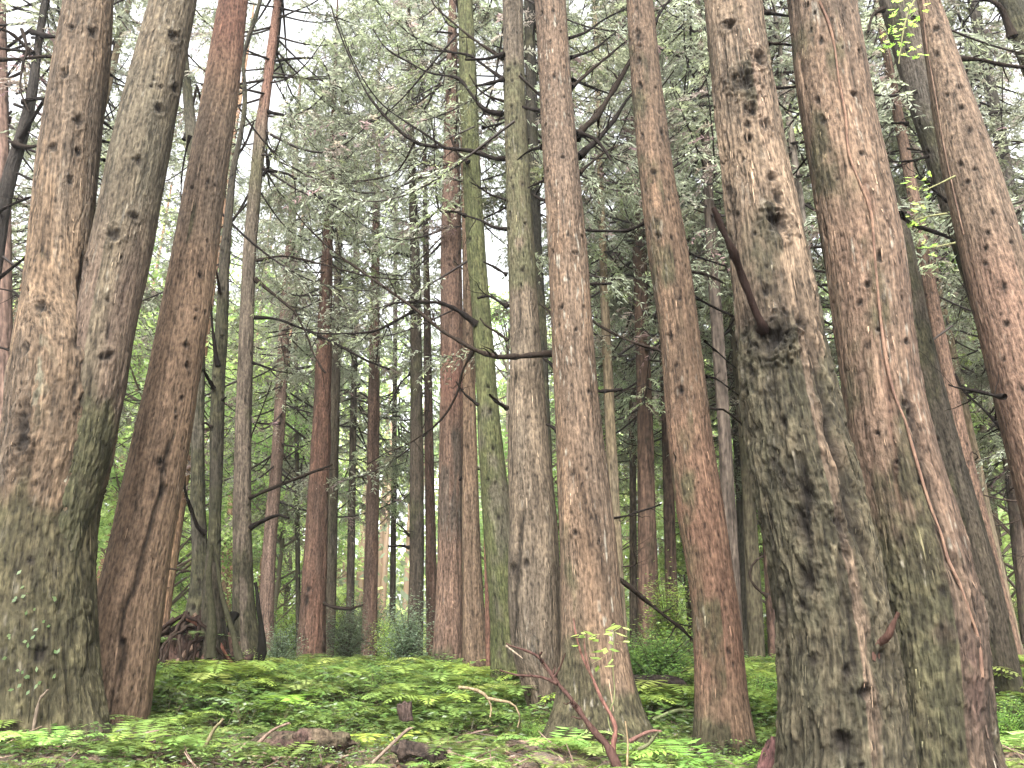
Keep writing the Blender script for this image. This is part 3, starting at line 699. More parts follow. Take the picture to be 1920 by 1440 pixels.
T8 = new_tree('reddish distant trunk midway between the rusty red one and the lone dark one',
    [(1245, 676, 706), (1060, 683, 709), (900, 688, 711), (700, 691, 712), (560, 694, 712)], 19, seg=60, dz=.06, seed=36, c1=(.33, .17, .12), c2=(.22, .13, .10), name='red_cedar_tree', lump=.06, rknots=3)
for i, (x0, x1, x2, w0, w1, y0, Y, c, lab) in enumerate([
    (655, 662, 670, 16, 11, 1245, 24, (.24, .18, .14), 'grey brown thin trunk left of the veiled reddish one'),
    (1216, 1210, 1196, 40, 26, 1205, 18, (.36, .19, .13), 'orange red trunk in the gap right of the centre tree, foot behind a bush'),
    (1262, 1250, 1236, 24, 17, 1215, 21, (.32, .18, .13), 'thin red trunk just left of the smooth orange leaning one'),
    (1188, 1186, 1180, 15, 11, 1170, 24, (.30, .21, .15), 'pale thin distant trunk nearest the centre tree on its right'),
    (1421, 1400, 1366, 30, 20, 1248, 17, (.26, .21, .12), 'mossy yellowish trunk nearest the orange leaning one on its right'),
    (1452, 1430, 1398, 20, 14, 1252, 19, (.38, .20, .15), 'thin red trunk close to the left side of the gnarled tree'),
    (1398, 1385, 1350, 18, 13, 1243, 22, (.16, .14, .10), 'dark thin trunk behind the mossy yellowish one'),
    (1895, 1840, 1760, 18, 13, 1200, 24, (.27, .2, .12), 'thin yellowish trunk behind the slim red one by the right edge'),
    (1932, 1886, 1820, 26, 18, 1230, 20, (.26, .17, .13), 'brown trunk furthest right in the background'),
    (10, 8, 4, 40, 30, 1250, 12, (.36, .2, .16), 'pinkish trunk at the far left edge behind the forked tree'),
    (1612, 1560, 1500, 22, 15, 1230, 13.5, (.55, .44, .38), 'bleached pale thin trunk seen in the slit between the two thick right trees'),
    (1378, 1362, 1335, 34, 22, 1240, 13, (.24, .17, .14), 'dull brown trunk right of the orange leaning one, with thin dead branches'),
    (560, 556, 552, 10, 7, 1235, 27, (.2, .16, .11), 'very thin distant trunk between the pinkish and rusty ones'),
    (735, 740, 742, 12, 8, 1240, 28, (.2, .16, .12), 'very thin distant trunk left of the lone dark one')]):
    k = 0 if i != 9 else 0
    y1, y2 = 800, 380
    if 4 <= i <= 6 or i == 11: y1, y2 = 860, 480
    new_tree(lab, [(y0, x0 - w0 / 2, x0 + w0 / 2), ((y0 + y1) / 2, (x0 + x1) / 2 - w0 * .45, (x0 + x1) / 2 + w0 * .45), (y1, x1 - w1 * .55, x1 + w1 * .55), (y2, x2 - w1 / 2, x2 + w1 / 2)], Y, mat=M_FAR,
             seg=48, dz=.07, seed=40 + i, c1=c, c2=tuple(.75 * v for v in c), name='distant_cedar_tree', lump=.05, rknots=3, moss=lambda z, a: .25 + 0 * z, kdepth=.02)
T19 = new_tree('dark mossy trunk crossing the top right corner',
    [(1180, 2290, 2350), (400, 2010, 2062), (200, 1950, 1994), (100, 1908, 1950), (40, 1888, 1928), (0, 1877, 1914)], 8.5, seg=80, dz=.03, seed=60, c1=(.10, .085, .06), c2=(.07, .06, .045), name='dark_mossy_tree', moss=lambda z, a: .5 + 0 * z, rknots=3)
T20 = new_tree('dark crooked trunk at the upper left edge with many bare twigs',
    [(1240, -120, -60), (700, -60, -25), (360, -2, 22), (290, 18, 42), (235, 38, 58), (180, 52, 70), (100, 62, 76), (0, 78, 90)], 10.5, seg=70, dz=.03, seed=61, c1=(.07, .05, .045), c2=(.05, .04, .035), name='dark_crooked_tree', lump=.1, rknots=2)
T21 = new_tree('grey thin trunk in the upper right between the pinkish tree and the dark corner one',
    [(1230, 2090, 2125), (700, 1952, 1982), (480, 1900, 1926), (300, 1872, 1894), (160, 1846, 1866), (0, 1815, 1832)], 14, mat=M_FAR, seg=60, dz=.05, seed=62, c1=(.17, .14, .13), c2=(.13, .11, .10), name='grey_slender_tree', lump=.05, moss=lambda z, a: .3 + 0 * z)

# visible single branches --------------------------------------------------
BRS = [
 (T14, [(1048, 662), (1000, 665), (963, 668), (923, 667), (880, 650), (830, 621), (780, 580), (723, 540), (683, 513), (640, 482), (590, 440), (555, 400)], 8.3, 9.9, 12, 3, 9),
 (T14, [(778, 582), (740, 603), (700, 621), (640, 626), (560, 624), (500, 634)], 9.2, 9.9, 6, 2, 4),
 (T12, [(893, 608), (867, 588), (840, 573), (813, 567), (743, 568), (715, 583)], 10.3, 9.8, 11, 3, 2),
 (T14, [(888, 655), (867, 697), (857, 737), (827, 787), (770, 830), (723, 850), (690, 870)], 9.0, 10.2, 6, 2, 4),
 (T13, [(947, 297), (925, 297), (887, 284), (840, 278), (807, 274), (777, 266), (740, 237), (693, 182), (667, 133), (640, 70), (620, 10)], 8.9, 10.2, 10, 3, 5),
 (T13, [(833, 277), (800, 253), (757, 226), (713, 192), (680, 147), (653, 93), (635, 40)], 9.2, 10.2, 5, 2, 3),
 (T13, [(777, 267), (760, 300), (740, 325), (705, 335), (660, 340)], 9.6, 10.2, 4, 2, 3),
 (T13, [(942, 213), (913, 208), (893, 190), (870, 157), (850, 144), (807, 137), (767, 117), (723, 90), (700, 55)], 8.9, 10, 9, 3, 5),
 (T13, [(942, 148), (900, 117), (880, 104), (840, 97), (773, 93), (740, 105)], 8.8, 9.8, 6, 2, 3),
 (T13, [(942, 110), (923, 97), (887, 73), (853, 45), (817, 13), (800, -20)], 8.8, 9.8, 7, 3, 3),
 (T13, [(944, 102), (913, 110), (873, 112)], 8.7, 8.4, 7, 4, 0),
 (T13, [(942, 149), (920, 156), (893, 161)], 8.8, 8.4, 8, 4, 0),
 (T13, [(945, 190), (915, 180), (895, 165), (880, 140)], 8.9, 8.9, 4, 2, 2),
 (T13, [(950, 375), (920, 365), (900, 352), (880, 340)], 8.9, 9.0, 5, 2, 2),
 (T13, [(950, 430), (925, 427), (905, 415), (890, 410), (850, 396)], 8.8, 8.9, 7, 3, 1),
 (T13, [(950, 765), (935, 755), (918, 740)], 8.7, 8.3, 8, 5, 0),
 (T13, [(952, 575), (930, 562), (915, 555), (895, 558)], 8.9, 8.9, 7, 4, 1),
 (T13, [(950, 515), (925, 500), (905, 490)], 8.9, 8.9, 6, 3, 0),
 (T13, [(952, 640), (935, 625), (912, 610), (900, 595)], 8.9, 8.9, 6, 3, 0),
 (T12, [(897, 760), (885, 750), (868, 735), (855, 715)], 10.2, 10, 6, 3, 1),
 (T12, [(872, 405), (858, 398), (845, 396)], 10.2, 10, 7, 4, 0),
 (T12, [(878, 305), (862, 290), (850, 270), (840, 240)], 10.2, 10.2, 8, 4, 1),
 (T12, [(905, 240), (925, 235), (950, 228)], 10.5, 10.9, 5, 3, 0),
 (T14, [(1020, 275), (1000, 280), (985, 288), (970, 300)], 8.1, 8.7, 8, 3, 0),
 (T14, [(1024, 338), (1005, 345), (990, 352)], 8.1, 8.7, 6, 3, 0),
 (T14, [(1026, 378), (1010, 372), (998, 364)], 8.0, 8.3, 9, 4, 0),
 (T14, [(1018, 208), (995, 205), (980, 200)], 8.2, 8.6, 9, 5, 0),
 (T14, [(1044, 600), (1025, 580), (1012, 570)], 8.2, 8.8, 7, 3, 0),
 (T14, [(1046, 695), (1030, 680), (1018, 672)], 8.2, 8.8, 10, 4, 0),
 (T14, [(1046, 808), (1035, 800), (1025, 796)], 8.1, 8.4, 9, 5, 0),
 (T14, [(1080, 256), (1095, 240), (1117, 220), (1143, 180), (1163, 147), (1180, 117), (1200, 80)], 8.1, 9.2, 15, 9, 2),
 (T14, [(1085, 294), (1105, 275), (1120, 263), (1153, 223), (1173, 190), (1190, 171), (1215, 150)], 8.1, 9.2, 11, 7, 2),
 (T14, [(1088, 252), (1110, 257), (1127, 273), (1138, 288), (1145, 300)], 8.0, 7.8, 7, 5, 0),
 (T14, [(1085, 326), (1108, 305), (1130, 288), (1150, 275)], 8.1, 8.6, 7, 3, 1),
 (T14, [(1066, 72), (1100, 60), (1130, 38), (1170, 18), (1200, 5)], 8.1, 9.2, 6, 3, 4),
 (T14, [(1070, 108), (1113, 93), (1145, 68), (1175, 45)], 8.1, 9.2, 5, 3, 4),
 (T14, [(1072, 163), (1107, 133), (1147, 100), (1178, 73)], 8.1, 9, 7, 4, 3),
 (T14, [(1073, 150), (1095, 158), (1120, 168), (1140, 175)], 8.1, 8.9, 6, 3, 2),
 (T15, [(1222, 408), (1205, 420), (1177, 432), (1140, 434), (1097, 432)], 7.6, 8.4, 8, 6, 1),
 (T15, [(1245, 660), (1230, 654), (1213, 650), (1173, 636), (1140, 620), (1108, 600)], 7.7, 8.6, 8, 5, 2),
 (T14, [(1095, 533), (1120, 533), (1147, 532)], 8.0, 8.0, 7, 6, 0),
 (T14, [(1115, 735), (1140, 734), (1167, 730)], 8.0, 8.0, 7, 6, 0),
 (T14, [(1148, 1078), (1160, 1086), (1190, 1107), (1223, 1137), (1257, 1163), (1278, 1177), (1296, 1198)], 8.1, 8.6, 11, 6, 2),
 (T14, [(1140, 972), (1180, 966), (1215, 955), (1240, 945)], 8.2, 9, 5, 3, 2),
 (T15, [(1290, 475), (1325, 487), (1360, 500)], 7.8, 8.8, 5, 3, 2),
 (T15, [(1288, 508), (1310, 512), (1330, 517), (1360, 532)], 7.8, 8.8, 6, 4, 1),
 (T15, [(1300, 556), (1340, 577), (1375, 592)], 7.8, 8.8, 5, 4, 1),
 (T15, [(1322, 706), (1345, 712), (1390, 745)], 7.8, 8.8, 5, 3, 1),
 (T15, [(1328, 765), (1360, 770), (1395, 800), (1405, 830)], 7.8, 8.8, 5, 3, 2),
 (T15, [(1322, 640), (1345, 660), (1380, 690)], 7.8, 8.8, 4, 3, 1),
 (T15, [(1228, 45), (1240, 20), (1255, 0), (1262, -20)], 7.7, 8.2, 6, 4, 0),
 (T4, [(468, 934), (517, 913), (567, 893), (623, 871)], 11.9, 11.2, 8, 5, 1),
 (T4, [(470, 990), (495, 975), (520, 965), (542, 971)], 11.9, 11.5, 8, 4, 0),
 (T4, [(488, 317), (520, 322), (547, 330), (583, 360), (633, 390), (670, 420)], 12, 11.2, 6, 2, 5),
 (T4, [(478, 523), (520, 557), (550, 583), (573, 623), (590, 667), (610, 700)], 12, 11.4, 6, 3, 3),
 (T4, [(474, 595), (517, 598), (560, 613), (600, 630), (640, 650), (690, 677), (730, 692)], 12, 11.2, 6, 3, 5),
 (T4, [(472, 680), (510, 693), (550, 700)], 12, 11.6, 5, 2, 1),
 (T4, [(480, 490), (530, 480), (580, 490), (640, 505), (700, 520), (770, 525)], 12, 11.4, 5, 2, 6),
 (T4, [(500, 210), (530, 215), (560, 228), (575, 240)], 12, 11.4, 6, 2, 3),
 (T4, [(512, 115), (550, 110), (592, 110), (610, 125), (625, 170)], 12, 11.4, 5, 2, 4),
 (T4, [(508, 145), (540, 145), (600, 150), (640, 165)], 12, 11.4, 4, 2, 4),
 (T4, [(520, 15), (560, 22), (620, 30), (655, 42)], 12, 11.4, 5, 2, 4),
 (T4, [(492, 330), (505, 310), (500, 290), (492, 275)], 12, 11.7, 5, 3, 0),
 (T4, [(470, 820), (478, 800), (490, 770), (510, 715)], 12, 11.7, 4, 2, 1),
 (T5, [(408, 685), (403, 650), (397, 600), (393, 560)], 10.1, 9.8, 8, 4, 0),
 (T5, [(400, 728), (390, 710), (381, 694)], 10.1, 9.8, 8, 5, 0),
 (T5, [(412, 550), (408, 520), (402, 500)], 10.1, 9.8, 6, 3, 0),
 (T5, [(437, 305), (450, 285), (462, 265), (475, 230)], 10.2, 10.2, 6, 4, 1),
 (T5, [(417, 750), (424, 745)], 10.1, 10, 6, 2, 0),
 (T5, [(395, 800), (385, 793), (378, 796)], 10.1, 10, 6, 2, 0),
 (T5b, [(385, 1000), (372, 990), (360, 965), (350, 930), (345, 890)], 10.7, 10.2, 9, 5, 0),
 (T5b, [(345, 262), (352, 240), (365, 180), (370, 160)], 10.8, 10.8, 7, 4, 0),
 (T5b, [(340, 1073), (350, 1071), (363, 1072), (318, 1066)], 10.8, 10.8, 4, 3, 0),
 (T3, [(356, 255), (345, 300), (340, 350), (341, 400)], 7.7, 7.9, 4, 2, 0),
 (T3, [(378, 190), (370, 165), (366, 158)], 7.6, 7.5, 5, 3, 0),
 (S2, [(196, 300), (182, 295), (172, 280)], 6.8, 8, 5, 4, 0),
 (T20, [(40, 260), (60, 225), (85, 185), (110, 165)], 10.4, 9.8, 9, 4, 2),
 (T20, [(60, 60), (90, 68), (125, 70)], 10.4, 9.8, 9, 8, 1),
 (T20, [(0, 112), (47, 110), (80, 106), (118, 108)], 10, 9.4, 6, 5, 2),
 (T20, [(33, 325), (55, 335), (85, 345)], 10.4, 9.8, 6, 4, 0),
 (T20, [(45, 192), (75, 185), (110, 193)], 10.4, 9.8, 7, 5, 1),
 (T20, [(60, 100), (20, 62), (-20, 50)], 10.4, 10, 9, 4, 3),
 (T20, [(-10, 400), (20, 385), (50, 372), (72, 366)], 10.4, 10, 7, 4, 2),
 (T20, [(-10, 540), (27, 547), (40, 565), (52, 590)], 10.4, 10, 5, 3, 1),
 (T20, [(30, 270), (55, 276), (85, 268)], 10.4, 10, 9, 5, 1),
 (T20, [(-10, 650), (15, 655), (35, 670)], 10.4, 10, 5, 3, 1),
 (T20, [(0, 520), (25, 500), (50, 480), (62, 460)], 10.4, 9.8, 8, 4, 0),
 (T20, [(40, 55), (50, 90), (42, 130), (38, 170), (55, 210)], 9.6, 9.2, 5, 3, 2),
 (T1, [(175, 330), (198, 340), (215, 350)], 6.8, 7.6, 5, 3, 0),
 (T1, [(182, 262), (205, 267), (225, 272)], 6.8, 7.6, 6, 4, 0),
 (T1, [(184, 222), (205, 238), (228, 256)], 6.8, 7.6, 6, 4, 1),
 (T1, [(190, 128), (215, 145), (240, 160)], 6.8, 7.6, 5, 3, 1),
 (T17, [(1688, 402), (1700, 414), (1727, 427), (1767, 440), (1785, 450), (1803, 458)], 6.3, 8.3, 9, 6, 1),
 (T18, [(1795, 110), (1820, 111), (1843, 113), (1880, 122), (1925, 127)], 7.3, 7.6, 9, 7, 1),
 (T18, [(1882, 742), (1865, 741), (1840, 735), (1797, 727), (1780, 722)], 7.0, 7.6, 9, 4, 2),
 (T18b, [(1905, 820), (1880, 805), (1847, 770), (1807, 733), (1790, 700)], 8.3, 8.8, 9, 4, 3),
 (T18b, [(1740, 365), (1757, 283), (1735, 284), (1700, 278)], 8.4, 8.4, 2, 4, 1),
 (T18b, [(1740, 293), (1720, 300), (1690, 303), (1665, 303)], 8.3, 8.2, 6, 3, 1),
 (T18b, [(1700, 232), (1690, 230), (1672, 231)], 8.3, 8, 6, 4, 0),
 (T18b, [(1655, 18), (1640, 25), (1632, 40), (1628, 60)], 8.3, 8, 8, 4, 1),
 (T18b, [(1775, 378), (1750, 355), (1725, 330), (1715, 300)], 8.3, 8, 6, 3, 2),
 (T16, [(1424, 22), (1450, 26), (1482, 31)], 5.8, 6.6, 8, 6, 1),
 (T16, [(1440, 82), (1470, 83), (1500, 88)], 5.8, 6.6, 6, 4, 1),
 (T16, [(1450, 165), (1480, 164), (1512, 160)], 5.8, 6.6, 6, 5, 0),
 (T16, [(1456, 190), (1480, 208), (1518, 218)], 5.8, 6.6, 4, 3, 1),
 (T16, [(1440, 1120), (1420, 1105), (1406, 1083), (1412, 1060), (1432, 1046)], 5.7, 5.7, 6, 4, 0),
 (T17, [(1535, 270), (1510, 300), (1490, 325), (1470, 345)], 6.2, 7.4, 5, 3, 2),
 (T17c, [(1900, 1240), (1880, 1222), (1860, 1206), (1838, 1202)], 10.5, 9.8, 7, 5, 1),
 (T19, [(1900, 70), (1885, 30), (1865, 5), (1830, -5), (1800, -10)], 8.4, 8.2, 12, 7, 2),
 (T9, [(768, 480), (745, 475), (715, 480), (680, 470)], 15, 14.4, 6, 3, 3),
 (T9, [(770, 700), (750, 720), (730, 760)], 15, 14.4, 4, 2, 3),
 (T9, [(785, 700), (805, 730), (800, 780), (790, 810)], 15, 14.8, 4, 2, 2),
 (T9, [(767, 1026), (750, 1024), (728, 1024)], 15, 14.7, 6, 4, 0),
 (T9, [(768, 1005), (755, 990), (740, 980)], 15, 14.7, 4, 2, 2),
 (T7, [(608, 1132), (630, 1140), (655, 1142), (680, 1135)], 15.8, 15.2, 8, 4, 0),
 (T10, [(862, 900), (880, 880), (900, 880)], 12.8, 12.4, 4, 3, 0),
]
for i, (T, pts, d0, d1, w0, w1, tw) in enumerate(BRS):
    branch(T, pts, d0, d1, w0, w1, twigs=tw, seed=i, c=(.04, .032, .028) if i % 3 else (.06, .045, .035))
# the broken snag branch on the gnarled tree
b = branch(T16, [(1432, 618), (1418, 588), (1402, 545), (1384, 498), (1362, 448), (1338, 390)], 5.35, 5.05, 17, 12, c=(.045, .028, .023), seed=3, seg=12, jit=.03, rough=.2, collar=.4)
b['label'] = 'broken bare branch stub pointing up and left'
b = branch(T17, [(1632, 1228), (1650, 1200), (1668, 1176), (1688, 1153)], 5.30, 5.10, 20, 7, c=(.16, .09, .07), seed=4, seg=10, jit=.02, rough=.2)
b['label'] = 'snapped flat branch stub standing out from the foot'
# ------------------------------------------------------------------ foliage meshes
CF = np.array([(.12, .135, .09), (.18, .20, .14), (.24, .265, .20), (.17, .205, .10), (.29, .33, .22), (.18, .12, .118), (.23, .18, .165)])
def foliage_cols(rg, n, w=(3, 4, 2.5, 2, 1, 1.2, .6)):
    w = np.array(w, float); w /= w.sum()
    return CF[rg.choice(len(CF), n, p=w)]

def spray_kites(rg, base, d, L, G, col, tuft=.12, wid=.026, dens=1.0, droop=.6):
    """vectorised feathery shoots: base (N,3), direction d (N,3), length L (N,)"""
    N = len(base)
    K = max(4, int(7 * dens))
    side = nrm(np.cross(d, np.array([0, 0, 1.]) + rg.standard_normal((N, 3)) * .25))
    Bs, Ds, Ss, Ls, Ws, Cs = [], [], [], [], [], []
    for k in range(K):
        u = (k + .5 + rg.uniform(-.3, .3, N)) / K
        p = base + d * (L * u)[:, None] + np.array([0, 0, -1.]) * (droop * L * u ** 2)[:, None]
        tang = nrm(d + np.array([0, 0, -2.]) * (droop * u)[:, None])
        for sgn in (-1, 1, 0):
            dd = nrm(tang * (.75 if sgn else 1.) + side * sgn * .85 + rg.standard_normal((N, 3)) * .28 + [0, 0, -.12])
            Bs.append(p); Ds.append(dd)
            Ss.append(nrm(np.cross(dd, rg.standard_normal((N, 3)))))
            Ls.append(tuft * rg.uniform(.6, 1.4, N) * (1.1 - .4 * u)); Ws.append(wid * rg.uniform(.7, 1.4, N))
            Cs.append(col * rg.uniform(.75, 1.3, (N, 1)))
    kites(np.vstack(Bs), np.vstack(Ds), np.vstack(Ss), np.concatenate(Ls), np.concatenate(Ws), np.vstack(Cs), G)

def crown_mesh(seed, H=13., R=2.8, nb=95, dead=.25, dens=1.0, shoot=12):
    rg = np.random.default_rng(seed)
    G = Geo()
    SB, SD, SL, SC_ = [], [], [], []
    for i in range(nb):
        t = (i + rg.uniform(0, 1)) / nb
        z = H * t ** .9
        az = rg.uniform(0, 2 * np.pi)
        l = R * (1.08 - t) ** .75 * rg.uniform(.55, 1.15) + .25
        if t < .12: l *= rg.uniform(.4, 1.)
        out = np.array([math.cos(az), math.sin(az), 0.])
        per = np.array([-math.sin(az), math.cos(az), 0.])
        u = np.linspace(0, 1, 12)
        sag = rg.uniform(.10, .38); up = rg.uniform(.15, .5)
        bend = rg.uniform(-.25, .25)
        P = out * (u * l)[:, None] + per * (bend * l * u ** 2)[:, None]
        P[:, 2] = z + l * (-sag * np.sin(u * np.pi * .8) + up * np.clip(u - .45, 0, 1) ** 1.5 * 1.2)
        V, Fq = tube(P, np.linspace(.022, .006, 12) * (.7 + l / 4), 4)
        G.add(V, Fq, (.025, .018, .015))
        isdead = rg.random() < dead * (1.6 if t < .3 else .5)
        m = int(shoot * l * (.35 if isdead else 1.))
        if m < 1: continue
        s = rg.uniform(.22, 1., m) ** .8
        b = np.stack([np.interp(s, u, P[:, c]) for c in range(3)], -1)
        sg = rg.choice([-1, 1], m)[:, None]
        d = nrm(out * rg.uniform(.3, 1., (m, 1)) + per * sg * rg.uniform(.4, 1.1, (m, 1)) + np.array([0, 0, 1.]) * rg.uniform(-.7, .35, (m, 1)))
        Ls = rg.uniform(.3, .8, m) * (1.15 - .5 * s)
        for k in range(0, m, 2):
            W = b[k] + d[k] * np.linspace(0, Ls[k], 4)[:, None] + np.array([0, 0, -.5]) * (np.linspace(0, 1, 4)[:, None] ** 2) * Ls[k]
            V, Fq = tube(W, [.006, .005, .004, .003], 3); G.add(V, Fq, (.03, .022, .018))
        cb = foliage_cols(rg, 1, (1.5, 2, 2, 1, .8, 3, 2) if isdead else (3, 4, 2.5, 2, 1, .5, .3))
        col = .6 * cb + .4 * foliage_cols(rg, m)
        SB.append(b); SD.append(d); SL.append(Ls); SC_.append(col)
    spray_kites(rg, np.vstack(SB), np.vstack(SD), np.concatenate(SL), G, np.vstack(SC_), dens=dens)
    return G

def hang_bough_mesh(seed, L=2.6, n=26):
    """one long drooping live bough starting at the origin along +X"""
    rg = np.random.default_rng(seed)
    G = Geo()
    u = np.linspace(0, 1, 16)
    P = np.stack([u * L, L * .12 * np.sin(u * 3 + seed), -L * .30 * np.sin(u * 2.4) + L * .12 * u ** 3], -1)
    V, Fq = tube(P, np.linspace(.018, .004, 16), 5); G.add(V, Fq, (.025, .018, .015))
    s = rg.uniform(.18, 1, n)
    b = np.stack([np.interp(s, u, P[:, c]) for c in range(3)], -1)
    sg = rg.choice([-1, 1], n)[:, None]
    d = nrm(np.array([1., 0, 0]) * rg.uniform(.3, 1, (n, 1)) + np.array([0, 1., 0]) * sg * rg.uniform(.4, 1, (n, 1)) + np.array([0, 0, 1.]) * rg.uniform(-.6, .2, (n, 1)))
    Ls = rg.uniform(.3, .75, n)
    for k in range(n):
        W = b[k] + d[k] * np.linspace(0, Ls[k], 4)[:, None] + np.array([0, 0, -.5]) * (np.linspace(0, 1, 4)[:, None] ** 2) * Ls[k]
        V, Fq = tube(W, [.005, .004, .003, .002], 3); G.add(V, Fq, (.03, .022, .018))
    spray_kites(rg, b, d, Ls, G, foliage_cols(rg, n, (2, 4, 3, 2, 2, .4, .2)), tuft=.10, wid=.02)
    return G

def bush_mesh(seed, R=1.1, H=1.6, n=2600, leaf=.07, cols=None, stems=60):
    rg = np.random.default_rng(seed)
    G = Geo()
    tips = []
    for i in range(stems):
        az = rg.uniform(0, 2 * np.pi); rr = R * rg.uniform(.2, 1); hh = H * rg.uniform(.45, 1) * (1 - .35 * (rr / R) ** 2)
        P = catmull([[0, 0, 0], [rr * .3 * math.cos(az), rr * .3 * math.sin(az), hh * .6], [rr * math.cos(az), rr * math.sin(az), hh]], 8)
        V, Fq = tube(P, np.linspace(.012, .003, 8), 4); G.add(V, Fq, (.05, .035, .025)); tips.append(P)
    T_ = np.array(tips)
    k = rg.integers(0, stems, n); s = rg.uniform(.35, 1, n)
    idx = (s * 7).astype(int)
    B = T_[k, idx] + rg.standard_normal((n, 3)) * [R * .13, R * .13, H * .07]
    B[:, 2] = np.maximum(B[:, 2], .03)
    az = rg.uniform(0, 2 * np.pi, n)
    D = nrm(np.stack([np.cos(az), np.sin(az), rg.uniform(-.5, .35, n)], -1))
    S = nrm(np.cross(D, np.array([0, 0, 1.]) + rg.standard_normal((n, 3)) * .35))
    base = np.array(cols if cols is not None else [(.10, .19, .035), (.16, .26, .05), (.07, .13, .03), (.24, .32, .08), (.12, .18, .07)])
    C = base[rg.integers(0, len(base), n)] * rg.uniform(.7, 1.25, (n, 1))
    kites(B, D, S, leaf * rg.uniform(.6, 1.4, n), leaf * .5 * rg.uniform(.7, 1.3, n), C, G)
    return G

def hide_src(o):
    bpy.data.objects.remove(o)

def mesh_of(G, name, mat):
    o = G.build(name, mat); me = o.data; bpy.data.objects.remove(o); return me

CROWNS = [mesh_of(crown_mesh(100 + i, H=[13, 12, 14, 12, 13][i], R=[2.7, 3.1, 2.5, 3.3, 2.9][i], nb=[100, 90, 105, 85, 90][i], dead=[.2, .35, .25, .3, .5][i]), 'crown', M_CON) for i in range(5)]
BOUGHS = [mesh_of(hang_bough_mesh(200 + i), 'bough', M_CON) for i in range(4)]
GREY = [(.07, .10, .06), (.11, .15, .095), (.15, .19, .13), (.09, .12, .06)]
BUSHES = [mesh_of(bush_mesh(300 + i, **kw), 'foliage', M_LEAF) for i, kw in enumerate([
    dict(R=1.2, H=1.7, n=7000), dict(R=.9, H=2.6, n=5500, leaf=.08), dict(R=1.5, H=1.2, n=6500, leaf=.06),
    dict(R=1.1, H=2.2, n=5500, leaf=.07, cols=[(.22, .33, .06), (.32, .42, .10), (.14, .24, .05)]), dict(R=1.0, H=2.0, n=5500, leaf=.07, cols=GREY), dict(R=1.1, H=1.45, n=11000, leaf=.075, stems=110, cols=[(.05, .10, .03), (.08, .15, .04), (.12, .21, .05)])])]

def child(me, name, root, loc, rz=0., sc=1., rx=0., ry=0.):
    o = bpy.data.objects.new(name, me); COL.objects.link(o); o.parent = root
    o.location = Vector(loc) - root.location
    o.rotation_euler = (rx, ry, rz); o.scale = (sc, sc, sc) if not isinstance(sc, tuple) else sc
    return o

RG = np.random.default_rng(7)
def crown_on(T, z0, k, sc=1.0):
    x = float(np.interp(z0 + 3, T.Z, T.cx))
    top = T.Z[-1]
    lean = math.atan((np.interp(z0 + 8, T.Z, T.cx) - np.interp(z0, T.Z, T.cx)) / 8)
    s = sc
    return child(CROWNS[k % 5], 'crown', T.root, (float(np.interp(z0, T.Z, T.cx)), T.Y, z0), RG.uniform(0, 6.28), s, ry=0)

for T, z0, k, sc in [(T9, 10.8, 0, .62), (T9b, 12.5, 1, .6), (T7, 8.0, 2, .68), (T7b, 12, 3, .8), (T8, 14.5, 0, .8), (T6, 5.0, 4, 1.1),
                     (T10, 9.2, 1, 1.0), (T4, 9.5, 2, 1.0), (T17c, 10.5, 4, .5), (T21, 8.0, 3, 1.0), (T12b, 9.0, 4, .9)]:
    crown_on(T, z0, k, sc)
for o in [o for o in COL.objects if o.name.startswith('distant_cedar_tree')]:
    Yd = o.location.y
    tr = [c for c in o.children if c.name.startswith('trunk')][0]
    z0 = RG.uniform(5.5, 8.5) + (2.5 if Yd < 15 else 0)
    n = len(tr.data.vertices); seg = 48
    co = np.empty(n * 3, np.float32); tr.data.vertices.foreach_get('co', co); co = co.reshape(-1, seg, 3).mean(1) + np.array(o.location)
    x = np.interp(z0, co[:, 2], co[:, 0])
    child(CROWNS[RG.integers(5)], 'crown', o, (float(x), Yd, z0), RG.uniform(0, 6.28), RG.uniform(.95, 1.15))

# ---- long drooping live boughs on the middle trees
for T, zs, az in [(T4, [6.0, 10.6, 11.3, 12, 12.8], 0), (T5, [7, 8.2, 9.4, 10.2], 0), (T9, [6., 7., 13.5], 0), (T10, [7.6, 8.6, 9.5, 10.4, 11.2, 12, 12.8], 0), (T12, [7.4, 8.6, 9.6, 10.6, 11.4], 0),
                  (T13, [8.4, 9.2, 10, 10.8], 0), (T12b, [7, 8.5, 10, 11], 0), (T17b, [8, 9, 10], 0), (T21, [6, 8, 9.5, 10.5, 11.5], 0), (T18b, [8.8, 9.8], 0), (T20, [6, 7.5, 8.8, 9.8], 0), (T19, [7.5, 8.6], 0), (T17c, [7, 8.2, 9.4], 0)]:
    for k, z0 in enumerate(zs):
        x = float(np.interp(z0, T.Z, T.cx))
        child(BOUGHS[int(RG.integers(4))], 'bough', T.root, (x, T.Y, z0), (RG.uniform(-.5, .9) if k % 2 else RG.uniform(2.2, 3.6)), RG.uniform(.8, 1.25))

